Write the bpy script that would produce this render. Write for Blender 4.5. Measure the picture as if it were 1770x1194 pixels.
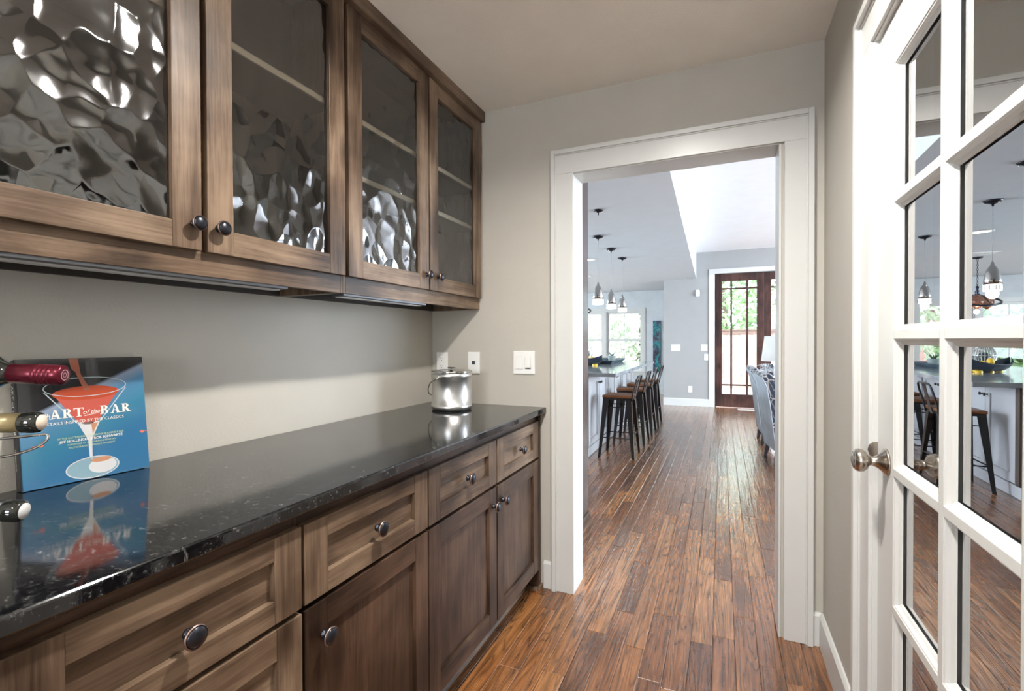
import bpy, bmesh, math, random
from mathutils import Vector, Matrix
R_ = math.radians
for o in list(bpy.data.objects): bpy.data.objects.remove(o)
SC = bpy.context.scene
COL = SC.collection
random.seed(7)

# ------------------------------------------------------------------ camera
cd = bpy.data.cameras.new('camera'); cam = bpy.data.objects.new('camera', cd); COL.objects.link(cam)
cd.sensor_width = 36; cd.lens = 36*832.9/1770; cd.clip_start = .02; cd.clip_end = 200
Fv = Vector((-0.39864858, 0.91704213, -0.01063207)); Rv = Vector((0.91710341, 0.39863177, -0.00374769)); Uv = Vector((-0.00080149, 0.01124472, 0.99993646))
M = Matrix((Rv, Uv, -Fv)).transposed().to_4x4(); M.translation = Vector((1.47306, -2.28024, 1.24198)); cam.matrix_world = M
SC.camera = cam

# ------------------------------------------------------------------ view
SC.view_settings.view_transform = 'Standard'; SC.view_settings.look = 'None'
SC.view_settings.gamma = 1; SC.view_settings.use_curve_mapping = False
SC.view_settings.exposure = 0.36

# ------------------------------------------------------------------ world (bright overcast sky)
W = bpy.data.worlds.new('sky'); SC.world = W; W.use_nodes = True
nt = W.node_tree; bg = nt.nodes['Background']
tc = nt.nodes.new('ShaderNodeTexCoord'); nz = nt.nodes.new('ShaderNodeTexNoise'); nz.inputs['Scale'].default_value = 2.2; nz.inputs['Detail'].default_value = 4
rp = nt.nodes.new('ShaderNodeValToRGB'); rp.color_ramp.elements[0].color = (.62, .76, .95, 1); rp.color_ramp.elements[1].color = (.95, .97, 1, 1)
rp.color_ramp.elements[0].position = .35; rp.color_ramp.elements[1].position = .6
nt.links.new(tc.outputs['Generated'], nz.inputs['Vector']); nt.links.new(nz.outputs['Fac'], rp.inputs['Fac']); nt.links.new(rp.outputs['Color'], bg.inputs['Color'])
bg.inputs['Strength'].default_value = 10.0

# ------------------------------------------------------------------ lights
def light(name, kind, loc, rot, energy, color, **kw):
    l = bpy.data.lights.new(name, kind); l.energy = energy; l.color = color
    for k, v in kw.items(): setattr(l, k, v)
    o = bpy.data.objects.new(name, l); COL.objects.link(o); o.location = loc; o.rotation_euler = rot
    return o
CAN1 = (1.28, -1.2); CAN_FILL = (1.25, -3.0)
light('recessed_and_fill_light', 'AREA', (CAN1[0], CAN1[1], 2.435), (0, 0, 0), 38, (1, .965, .91), shape='DISK', size=.10, spread=R_(158))
light('recessed_and_fill_light', 'AREA', (CAN_FILL[0], CAN_FILL[1], 2.435), (0, 0, 0), 18, (1, .95, .89), shape='DISK', size=.10, spread=R_(158))  # fill lamp added behind the camera, no fixture known there
light('hall_fill_light', 'AREA', (.95, -4.95, 1.55), (R_(100), 0, 0), 34, (.93, .96, 1), shape='RECTANGLE', size=.7, size_y=.9)  # soft fill added in the unseen rear wall opening, no window known
light('living_window_light', 'AREA', (6.9, 3.6, 1.5), (0, R_(90), 0), 440, (.74, .87, 1), shape='RECTANGLE', size=2.4, size_y=5.5)
light('kitchen_window_light', 'AREA', (-4.9, 4.2, 1.45), (0, R_(-90), 0), 270, (.72, .90, 1), shape='RECTANGLE', size=1.5, size_y=4.5)
light('daylight_sun', 'SUN', (0, 0, 10), (R_(50), 0, R_(-150)), 1.5, (1, .97, .92), angle=R_(8))

# ------------------------------------------------------------------ node helpers
def mat(name):
    m = bpy.data.materials.new(name); m.use_nodes = True
    return m, m.node_tree.nodes, m.node_tree.links, m.node_tree.nodes['Principled BSDF']
def setp(b, **kw):
    for k, v in kw.items():
        k = {'col': 'Base Color', 'rough': 'Roughness', 'metal': 'Metallic', 'spec': 'Specular IOR Level', 'coat': 'Coat Weight', 'coatr': 'Coat Roughness', 'trans': 'Transmission Weight', 'ior': 'IOR', 'estr': 'Emission Strength', 'ecol': 'Emission Color', 'sheen': 'Sheen Weight', 'aniso': 'Anisotropic'}[k]
        b.inputs[k].default_value = (*v, 1) if isinstance(v, tuple) else v
def node(N, t, **kw):
    n = N.new(t)
    for k, v in kw.items():
        if k in n.inputs: n.inputs[k].default_value = v
        else: setattr(n, k, v)
    return n
def ramp(N, stops):
    r = N.new('ShaderNodeValToRGB'); e = r.color_ramp.elements
    while len(e) < len(stops): e.new(.5)
    for i, (p, c) in enumerate(stops): e[i].position = p; e[i].color = (*c, 1) if len(c) == 3 else c
    return r
def plain(name, col, rough=.5, metal=0, bump=0, bscale=200, var=.06, **kw):
    m, N, L, b = mat(name); setp(b, rough=rough, metal=metal, **kw)
    t = N.new('ShaderNodeTexCoord'); n = node(N, 'ShaderNodeTexNoise', Scale=6.0, Detail=5.0); L.new(t.outputs['Object'], n.inputs['Vector'])
    c0 = tuple(max(0, x*(1-var)) for x in col); c1 = tuple(min(1, x*(1+var)) for x in col)
    r = ramp(N, [(.3, c0), (.7, c1)]); L.new(n.outputs['Fac'], r.inputs['Fac']); L.new(r.outputs['Color'], b.inputs['Base Color'])
    if bump:
        n2 = node(N, 'ShaderNodeTexNoise', Scale=float(bscale), Detail=3.0); L.new(t.outputs['Object'], n2.inputs['Vector'])
        bp = node(N, 'ShaderNodeBump', Strength=bump, Distance=.002); L.new(n2.outputs['Fac'], bp.inputs['Height']); L.new(bp.outputs['Normal'], b.inputs['Normal'])
    return m
def metalbrush(name, col, rough, axis=2, aniso=.4):
    m, N, L, b = mat(name); setp(b, col=col, rough=rough, metal=1.0, aniso=aniso)
    t = N.new('ShaderNodeTexCoord'); mp = N.new('ShaderNodeMapping'); s = [400, 400, 400]; s[axis] = 4; mp.inputs['Scale'].default_value = s
    n = node(N, 'ShaderNodeTexNoise', Scale=1.0, Detail=2.0); L.new(t.outputs['Object'], mp.inputs['Vector']); L.new(mp.outputs['Vector'], n.inputs['Vector'])
    r = node(N, 'ShaderNodeMapRange'); r.inputs['To Min'].default_value = rough*.8; r.inputs['To Max'].default_value = rough*1.4
    L.new(n.outputs['Fac'], r.inputs['Value']); L.new(r.outputs['Result'], b.inputs['Roughness'])
    return m
def stained_wood(name, axis, cols=((.03, .017, .010), (.105, .067, .043), (.235, .165, .112)), rough=.38):
    """knotty alder under a brown-grey stain; axis = grain direction"""
    m, N, L, b = mat(name); setp(b, rough=rough, spec=.32)
    t = N.new('ShaderNodeTexCoord'); oi = N.new('ShaderNodeObjectInfo')
    off = node(N, 'ShaderNodeVectorMath', operation='SCALE'); off.inputs[0].default_value = (17, 31, 23); L.new(oi.outputs['Random'], off.inputs['Scale'])
    ad = node(N, 'ShaderNodeVectorMath', operation='ADD'); L.new(t.outputs['Object'], ad.inputs[0]); L.new(off.outputs[0], ad.inputs[1])
    # knots
    vs = [5.5, 5.5, 5.5]; vs[axis] = 2.6
    mk = N.new('ShaderNodeMapping'); mk.inputs['Scale'].default_value = vs; L.new(ad.outputs[0], mk.inputs['Vector'])
    vo = node(N, 'ShaderNodeTexVoronoi', Scale=1.0, Randomness=1.0); L.new(mk.outputs['Vector'], vo.inputs['Vector'])
    kr = ramp(N, [(0.04, (1, 1, 1)), (.20, (0, 0, 0))]); L.new(vo.outputs['Distance'], kr.inputs['Fac'])
    # grain
    gs = [26, 26, 26]; gs[axis] = 2.0
    mg = N.new('ShaderNodeMapping'); mg.inputs['Scale'].default_value = gs; L.new(ad.outputs[0], mg.inputs['Vector'])
    g1 = node(N, 'ShaderNodeTexNoise', Scale=1.0, Detail=6.0, Roughness=.62, Distortion=.9); L.new(mg.outputs['Vector'], g1.inputs['Vector'])
    fs = [230, 230, 230]; fs[axis] = 7
    mf = N.new('ShaderNodeMapping'); mf.inputs['Scale'].default_value = fs; L.new(ad.outputs[0], mf.inputs['Vector'])
    g2 = node(N, 'ShaderNodeTexNoise', Scale=1.0, Detail=3.0); L.new(mf.outputs['Vector'], g2.inputs['Vector'])
    bl = node(N, 'ShaderNodeTexNoise', Scale=3.2, Detail=4.0); L.new(ad.outputs[0], bl.inputs['Vector'])
    m1 = node(N, 'ShaderNodeMath', operation='MULTIPLY_ADD'); m1.inputs[1].default_value = .55; L.new(g1.outputs['Fac'], m1.inputs[0]); 
    m2 = node(N, 'ShaderNodeMath', operation='MULTIPLY'); m2.inputs[1].default_value = .22; L.new(g2.outputs['Fac'], m2.inputs[0]); L.new(m2.outputs[0], m1.inputs[2])
    m3 = node(N, 'ShaderNodeMath', operation='MULTIPLY_ADD'); m3.inputs[1].default_value = .85; L.new(bl.outputs['Fac'], m3.inputs[0]); L.new(m1.outputs[0], m3.inputs[2])
    r = ramp(N, [(.63, cols[0]), (.80, cols[1]), (1.0, cols[2])]); L.new(m3.outputs[0], r.inputs['Fac'])
    mx = node(N, 'ShaderNodeMix', data_type='RGBA', blend_type='MIX'); L.new(kr.outputs['Color'], mx.inputs['Factor']); L.new(r.outputs['Color'], mx.inputs['A']); mx.inputs['B'].default_value = (.022, .011, .007, 1)
    L.new(mx.outputs['Result'], b.inputs['Base Color'])
    bp = node(N, 'ShaderNodeBump', Strength=.12, Distance=.001); L.new(g2.outputs['Fac'], bp.inputs['Height']); L.new(bp.outputs['Normal'], b.inputs['Normal'])
    return m
def floor_wood(name):
    m, N, L, b = mat(name); setp(b, spec=.55, coat=.7, coatr=.16)
    ge = N.new('ShaderNodeNewGeometry'); at = N.new('ShaderNodeAttribute'); at.attribute_name = 'rnd'
    sc = node(N, 'ShaderNodeVectorMath', operation='SCALE'); sc.inputs[0].default_value = (37, 53, 11); L.new(at.outputs['Fac'], sc.inputs['Scale'])
    ad = node(N, 'ShaderNodeVectorMath', operation='ADD'); L.new(ge.outputs['Position'], ad.inputs[0]); L.new(sc.outputs[0], ad.inputs[1])
    def mapn(s):
        k = N.new('ShaderNodeMapping'); k.inputs['Scale'].default_value = s; L.new(ad.outputs[0], k.inputs['Vector']); return k
    ma = mapn((13, .85, 1)); wv = node(N, 'ShaderNodeTexNoise', Scale=1.0, Detail=2.0, Distortion=.4); L.new(ma.outputs[0], wv.inputs['Vector'])
    # contour lines of a smooth stretched field = cathedral grain
    mm = node(N, 'ShaderNodeMath', operation='MULTIPLY'); mm.inputs[1].default_value = 30.0; L.new(wv.outputs['Fac'], mm.inputs[0])
    pp = node(N, 'ShaderNodeMath', operation='PINGPONG'); pp.inputs[1].default_value = 1.0; L.new(mm.outputs[0], pp.inputs[0])
    gr = ramp(N, [(0.0, (1, 1, 1)), (.3, (.3, .3, .3)), (.75, (0, 0, 0))]); L.new(pp.outputs[0], gr.inputs['Fac'])
    mb = mapn((190, 7, 1)); fn = node(N, 'ShaderNodeTexNoise', Scale=1.0, Detail=4.0, Roughness=.7); L.new(mb.outputs[0], fn.inputs['Vector'])
    mc = mapn((7, 2.2, 1)); bl = node(N, 'ShaderNodeTexNoise', Scale=1.0, Detail=4.0, Roughness=.6); L.new(mc.outputs[0], bl.inputs['Vector'])
    base = ramp(N, [(.20, (.11, .040, .012)), (.46, (.29, .110, .034)), (.76, (.46, .205, .070))])
    a1 = node(N, 'ShaderNodeMath', operation='MULTIPLY_ADD'); a1.inputs[1].default_value = .62; L.new(bl.outputs['Fac'], a1.inputs[0])
    a2 = node(N, 'ShaderNodeMath', operation='MULTIPLY'); a2.inputs[1].default_value = .38; L.new(at.outputs['Fac'], a2.inputs[0]); L.new(a2.outputs[0], a1.inputs[2]); L.new(a1.outputs[0], base.inputs['Fac'])
    mx = node(N, 'ShaderNodeMix', data_type='RGBA', blend_type='MIX'); L.new(base.outputs['Color'], mx.inputs['A']); mx.inputs['B'].default_value = (.022, .011, .006, 1)
    f1 = node(N, 'ShaderNodeMath', operation='MULTIPLY'); L.new(gr.outputs['Color'], f1.inputs[0]); 
    fr = ramp(N, [(.3, (.45, .45, .45)), (.65, (1, 1, 1))]); L.new(fn.outputs['Fac'], fr.inputs['Fac']); L.new(fr.outputs['Color'], f1.inputs[1])
    f2 = node(N, 'ShaderNodeMath', operation='MULTIPLY'); f2.inputs[1].default_value = .78; L.new(f1.outputs[0], f2.inputs[0]); L.new(f2.outputs[0], mx.inputs['Factor'])
    m2 = node(N, 'ShaderNodeMix', data_type='RGBA', blend_type='MULTIPLY'); m2.inputs['Factor'].default_value = .55; L.new(mx.outputs['Result'], m2.inputs['A']); L.new(fr.outputs['Color'], m2.inputs['B'])
    # dark scraped patches and fine streaks
    mp_ = mapn((11, 2.6, 1)); pn = node(N, 'ShaderNodeTexNoise', Scale=1.0, Detail=5.0, Roughness=.7, Distortion=.3); L.new(mp_.outputs[0], pn.inputs['Vector'])
    pr = ramp(N, [(.58, (0, 0, 0)), (.72, (.7, .7, .7))]); L.new(pn.outputs['Fac'], pr.inputs['Fac'])
    m4 = node(N, 'ShaderNodeMix', data_type='RGBA', blend_type='MIX'); L.new(pr.outputs['Color'], m4.inputs['Factor']); L.new(m2.outputs['Result'], m4.inputs['A']); m4.inputs['B'].default_value = (.03, .018, .012, 1)
    ms = mapn((75, 1.8, 1)); sn = node(N, 'ShaderNodeTexNoise', Scale=1.0, Detail=3.0, Distortion=.6); L.new(ms.outputs[0], sn.inputs['Vector'])
    sr_ = ramp(N, [(.38, (.42, .42, .42)), (.55, (1, 1, 1))]); L.new(sn.outputs['Fac'], sr_.inputs['Fac'])
    m5 = node(N, 'ShaderNodeMix', data_type='RGBA', blend_type='MULTIPLY'); m5.inputs['Factor'].default_value = .75; L.new(m4.outputs['Result'], m5.inputs['A']); L.new(sr_.outputs['Color'], m5.inputs['B'])
    L.new(m5.outputs['Result'], b.inputs['Base Color'])
    # hand scraped relief
    md = mapn((26, 3.2, 1)); s1 = node(N, 'ShaderNodeTexNoise', Scale=1.0, Detail=3.0, Distortion=.5); L.new(md.outputs[0], s1.inputs['Vector'])
    me = mapn((8, 30, 1)); s2 = node(N, 'ShaderNodeTexNoise', Scale=1.0, Detail=2.0); L.new(me.outputs[0], s2.inputs['Vector'])
    h = node(N, 'ShaderNodeMath', operation='MULTIPLY_ADD'); h.inputs[1].default_value = .45; L.new(s2.outputs['Fac'], h.inputs[0]); L.new(s1.outputs['Fac'], h.inputs[2])
    h1 = node(N, 'ShaderNodeMath', operation='MULTIPLY_ADD'); h1.inputs[1].default_value = .42; L.new(sn.outputs['Fac'], h1.inputs[0]); L.new(h.outputs[0], h1.inputs[2])
    h2 = node(N, 'ShaderNodeMath', operation='MULTIPLY_ADD'); h2.inputs[1].default_value = -.10; L.new(gr.outputs['Color'], h2.inputs[0]); L.new(h1.outputs[0], h2.inputs[2])
    bp = node(N, 'ShaderNodeBump', Strength=.7, Distance=.0045); L.new(h2.outputs[0], bp.inputs['Height']); L.new(bp.outputs['Normal'], b.inputs['Normal']); L.new(bp.outputs['Normal'], b.inputs['Coat Normal'])
    rr = node(N, 'ShaderNodeMapRange'); rr.inputs['To Min'].default_value = .17; rr.inputs['To Max'].default_value = .34; L.new(fn.outputs['Fac'], rr.inputs['Value']); L.new(rr.outputs['Result'], b.inputs['Roughness'])
    return m
def granite(name):
    m, N, L, b = mat(name); setp(b, rough=.06, ior=1.75)
    t = N.new('ShaderNodeTexCoord')
    v = node(N, 'ShaderNodeTexNoise', Scale=70.0, Detail=6.0, Roughness=.8); L.new(t.outputs['Object'], v.inputs['Vector'])
    mp = N.new('ShaderNodeMapping'); mp.inputs['Rotation'].default_value = (0, 0, .6); mp.inputs['Scale'].default_value = (34, 70, 45); L.new(t.outputs['Object'], mp.inputs['Vector'])
    v2 = node(N, 'ShaderNodeTexNoise', Scale=1.0, Detail=6.0, Roughness=.72, Distortion=.6); L.new(mp.outputs[0], v2.inputs['Vector'])
    r1 = ramp(N, [(.5, (.004, .004, .005)), (.60, (.018, .019, .02)), (.68, (.13, .13, .13))]); L.new(v.outputs['Fac'], r1.inputs['Fac'])
    r2 = ramp(N, [(.60, (0, 0, 0)), (.72, (.16, .16, .155))]); L.new(v2.outputs['Fac'], r2.inputs['Fac'])
    a = node(N, 'ShaderNodeMix', data_type='RGBA', blend_type='ADD'); a.inputs['Factor'].default_value = 1; L.new(r1.outputs['Color'], a.inputs['A']); L.new(r2.outputs['Color'], a.inputs['B'])
    L.new(a.outputs['Result'], b.inputs['Base Color'])
    n3 = node(N, 'ShaderNodeTexNoise', Scale=260.0, Detail=2.0); L.new(t.outputs['Object'], n3.inputs['Vector'])
    bp = node(N, 'ShaderNodeBump', Strength=.05, Distance=.0006); L.new(n3.outputs['Fac'], bp.inputs['Height']); L.new(bp.outputs['Normal'], b.inputs['Normal'])
    return m
def clear_pane(name, tint=(.9, .93, .92)):
    """plate glass: both faces' Fresnel reflection over tinted transmission"""
    m, N, L, b = mat(name); N.remove(b); out = N['Material Output']
    fr = node(N, 'ShaderNodeFresnel', IOR=1.5)
    n2 = node(N, 'ShaderNodeMath', operation='MULTIPLY'); n2.inputs[1].default_value = 1.25; L.new(fr.outputs[0], n2.inputs[0])
    d = node(N, 'ShaderNodeMath', operation='ADD'); d.inputs[1].default_value = 1; L.new(fr.outputs[0], d.inputs[0])
    q = node(N, 'ShaderNodeMath', operation='DIVIDE'); L.new(n2.outputs[0], q.inputs[0]); L.new(d.outputs[0], q.inputs[1])
    tr = N.new('ShaderNodeBsdfTransparent'); tr.inputs[0].default_value = (*tint, 1)
    gl = node(N, 'ShaderNodeBsdfGlossy', Roughness=0.0); gl.inputs[0].default_value = (1, 1, 1, 1)
    mx = N.new('ShaderNodeMixShader'); L.new(q.outputs[0], mx.inputs[0]); L.new(tr.outputs[0], mx.inputs[1]); L.new(gl.outputs[0], mx.inputs[2]); L.new(mx.outputs[0], out.inputs['Surface'])
    return m
def hammered_pane(name):
    m, N, L, b = mat(name); N.remove(b); out = N['Material Output']
    ge = N.new('ShaderNodeNewGeometry')
    mp = N.new('ShaderNodeMapping'); mp.inputs['Scale'].default_value = (14, 14, 11.5); L.new(ge.outputs['Position'], mp.inputs['Vector'])
    nn = node(N, 'ShaderNodeTexNoise', Scale=.55, Detail=2.0); L.new(mp.outputs[0], nn.inputs['Vector'])
    ml = node(N, 'ShaderNodeVectorMath', operation='SCALE', Scale=.9); L.new(nn.outputs['Color'], ml.inputs[0])
    ad = node(N, 'ShaderNodeVectorMath', operation='ADD'); L.new(mp.outputs[0], ad.inputs[0]); L.new(ml.outputs[0], ad.inputs[1])
    vo = node(N, 'ShaderNodeTexVoronoi', feature='SMOOTH_F1', Scale=1.0, Smoothness=.12); L.new(ad.outputs[0], vo.inputs['Vector'])
    n3 = node(N, 'ShaderNodeTexNoise', Scale=1.1, Detail=1.0); L.new(mp.outputs[0], n3.inputs['Vector'])
    h = node(N, 'ShaderNodeMath', operation='MULTIPLY_ADD'); h.inputs[1].default_value = .2; L.new(n3.outputs['Fac'], h.inputs[0]); L.new(vo.outputs['Distance'], h.inputs[2])
    bp = node(N, 'ShaderNodeBump', Strength=1.0, Distance=.0085); L.new(h.outputs[0], bp.inputs['Height'])
    lw = node(N, 'ShaderNodeFresnel', IOR=1.8); L.new(bp.outputs['Normal'], lw.inputs['Normal'])
    q = node(N, 'ShaderNodeMath', operation='MAXIMUM'); q.inputs[1].default_value = .18; L.new(lw.outputs[0], q.inputs[0])
    tr = N.new('ShaderNodeBsdfTransparent'); tr.inputs[0].default_value = (.8, .82, .8, 1)
    rf = node(N, 'ShaderNodeBsdfRefraction', Roughness=0.0, IOR=1.14); rf.inputs[0].default_value = (.85, .87, .85, 1); L.new(bp.outputs['Normal'], rf.inputs['Normal'])
    m0 = N.new('ShaderNodeMixShader'); m0.inputs[0].default_value = .8; L.new(tr.outputs[0], m0.inputs[1]); L.new(rf.outputs[0], m0.inputs[2])
    gl = node(N, 'ShaderNodeBsdfGlossy', Roughness=.06); gl.inputs[0].default_value = (1, 1, 1, 1); L.new(bp.outputs['Normal'], gl.inputs['Normal'])
    mx = N.new('ShaderNodeMixShader'); L.new(q.outputs[0], mx.inputs[0]); L.new(m0.outputs[0], mx.inputs[1]); L.new(gl.outputs[0], mx.inputs[2]); L.new(mx.outputs[0], out.inputs['Surface'])
    return m
def leaf_fabric(name):
    m, N, L, b = mat(name); setp(b, rough=.75, sheen=.3)
    t = N.new('ShaderNodeTexCoord'); mp = N.new('ShaderNodeMapping'); mp.inputs['Scale'].default_value = (9, 9, 5); L.new(t.outputs['Object'], mp.inputs['Vector'])
    nn = node(N, 'ShaderNodeTexNoise', Scale=.8, Detail=1.0); L.new(mp.outputs[0], nn.inputs['Vector'])
    ad = node(N, 'ShaderNodeVectorMath', operation='ADD'); L.new(mp.outputs[0], ad.inputs[0]); L.new(nn.outputs['Color'], ad.inputs[1])
    v = node(N, 'ShaderNodeTexVoronoi', feature='DISTANCE_TO_EDGE', Scale=1.0); L.new(ad.outputs[0], v.inputs['Vector'])
    r = ramp(N, [(.015, (.38, .36, .33)), (.045, (.022, .032, .06))]); L.new(v.outputs['Distance'], r.inputs['Fac'])
    w = node(N, 'ShaderNodeTexWave', Scale=1.4, Distortion=6.0); w.bands_direction = 'DIAGONAL'; L.new(mp.outputs[0], w.inputs['Vector'])
    r2 = ramp(N, [(.9, (0, 0, 0)), (.96, (.2, .19, .18))]); L.new(w.outputs['Fac'], r2.inputs['Fac'])
    a = node(N, 'ShaderNodeMix', data_type='RGBA', blend_type='ADD'); a.inputs['Factor'].default_value = 1; L.new(r.outputs['Color'], a.inputs['A']); L.new(r2.outputs['Color'], a.inputs['B']); L.new(a.outputs['Result'], b.inputs['Base Color'])
    return m
def art_mat(name):
    m, N, L, b = mat(name); setp(b, rough=.35)
    t = N.new('ShaderNodeTexCoord'); n = node(N, 'ShaderNodeTexNoise', Scale=3.2, Detail=2.0, Distortion=1.5); L.new(t.outputs['Object'], n.inputs['Vector'])
    r = ramp(N, [(.3, (.012, .015, .03)), (.45, (.035, .03, .06)), (.5, (.01, .12, .14)), (.56, (.01, .24, .25)), (.6, (.02, .04, .08))]); L.new(n.outputs['Fac'], r.inputs['Fac'])
    n2 = node(N, 'ShaderNodeTexNoise', Scale=22.0, Detail=3.0, Distortion=2.0); L.new(t.outputs['Object'], n2.inputs['Vector'])
    r2 = ramp(N, [(.52, (0, 0, 0)), (.7, (.3, .28, .35))]); L.new(n2.outputs['Fac'], r2.inputs['Fac'])
    a = node(N, 'ShaderNodeMix', data_type='RGBA', blend_type='ADD'); a.inputs['Factor'].default_value = .6; L.new(r.outputs['Color'], a.inputs['A']); L.new(r2.outputs['Color'], a.inputs['B']); L.new(a.outputs['Result'], b.inputs['Base Color'])
    return m
def emis(name, col, s):
    m, N, L, b = mat(name); setp(b, col=(.8, .8, .8), rough=.4, ecol=col, estr=s); return m
def leafy(name, c0, c1):
    m, N, L, b = mat(name); setp(b, rough=.6)
    oi = N.new('ShaderNodeNewGeometry'); n = node(N, 'ShaderNodeTexNoise', Scale=5.0, Detail=3.0); L.new(oi.outputs['Position'], n.inputs['Vector'])
    r = ramp(N, [(.35, c0), (.65, c1)]); L.new(n.outputs['Fac'], r.inputs['Fac']); L.new(r.outputs['Color'], b.inputs['Base Color']); return m

PAINT = plain('greige_wall_paint', (.44, .415, .365), .62, bump=.35, bscale=170, var=.02)
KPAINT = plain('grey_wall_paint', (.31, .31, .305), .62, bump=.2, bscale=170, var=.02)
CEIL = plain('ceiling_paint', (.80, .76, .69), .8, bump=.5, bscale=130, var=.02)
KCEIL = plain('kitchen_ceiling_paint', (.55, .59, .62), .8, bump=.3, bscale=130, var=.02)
TRIM = plain('white_trim_enamel', (.56, .56, .54), .33, var=.015)
WZ = stained_wood('stained_alder_vertical', 2); WY = stained_wood('stained_alder_lengthwise', 1)
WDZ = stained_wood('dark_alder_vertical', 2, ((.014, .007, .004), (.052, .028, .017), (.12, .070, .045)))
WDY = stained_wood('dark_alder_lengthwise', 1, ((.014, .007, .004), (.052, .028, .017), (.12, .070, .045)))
DOORW = stained_wood('mahogany_door', 2, ((.018, .009, .007), (.05, .021, .017), (.09, .042, .032)))
SHELFEDGE = plain('pale_shelf_edge', (.85, .72, .56), .5)
INTERIOR = plain('cabinet_interior', (.03, .024, .02), .6)
GRAN = granite('black_granite'); FLOORM = floor_wood('hand_scraped_oak')
CLEAR = clear_pane('window_glass'); DARKG = clear_pane('door_glass', (.10, .105, .10)); HAM = hammered_pane('hammered_glass')  # door glass tinted dark so the room behind it reads as unlit
BRONZE = plain('oil_rubbed_bronze', (.045, .048, .06), .3, metal=.9); COPPER = plain('worn_copper_edge', (.27, .19, .16), .35, metal=.9)
NICKEL = plain('satin_nickel', (.46, .41, .36), .24, metal=1.0); CHROME = plain('chrome', (.75, .76, .8), .08, metal=1.0)
STEEL = metalbrush('brushed_steel', (.66, .66, .65), .30, 2); STEELR = plain('polished_steel', (.72, .72, .7), .12, metal=1.0)
BLACK = plain('black_plastic', (.012, .012, .014), .4); DARKGAP = plain('dark_slot', (.01, .01, .01), .8)
PLATE = plain('white_switch_plate', (.76, .76, .74), .3, var=.01)
ALU = metalbrush('aluminium_strip', (.13, .135, .145), .45, 1)

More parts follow.
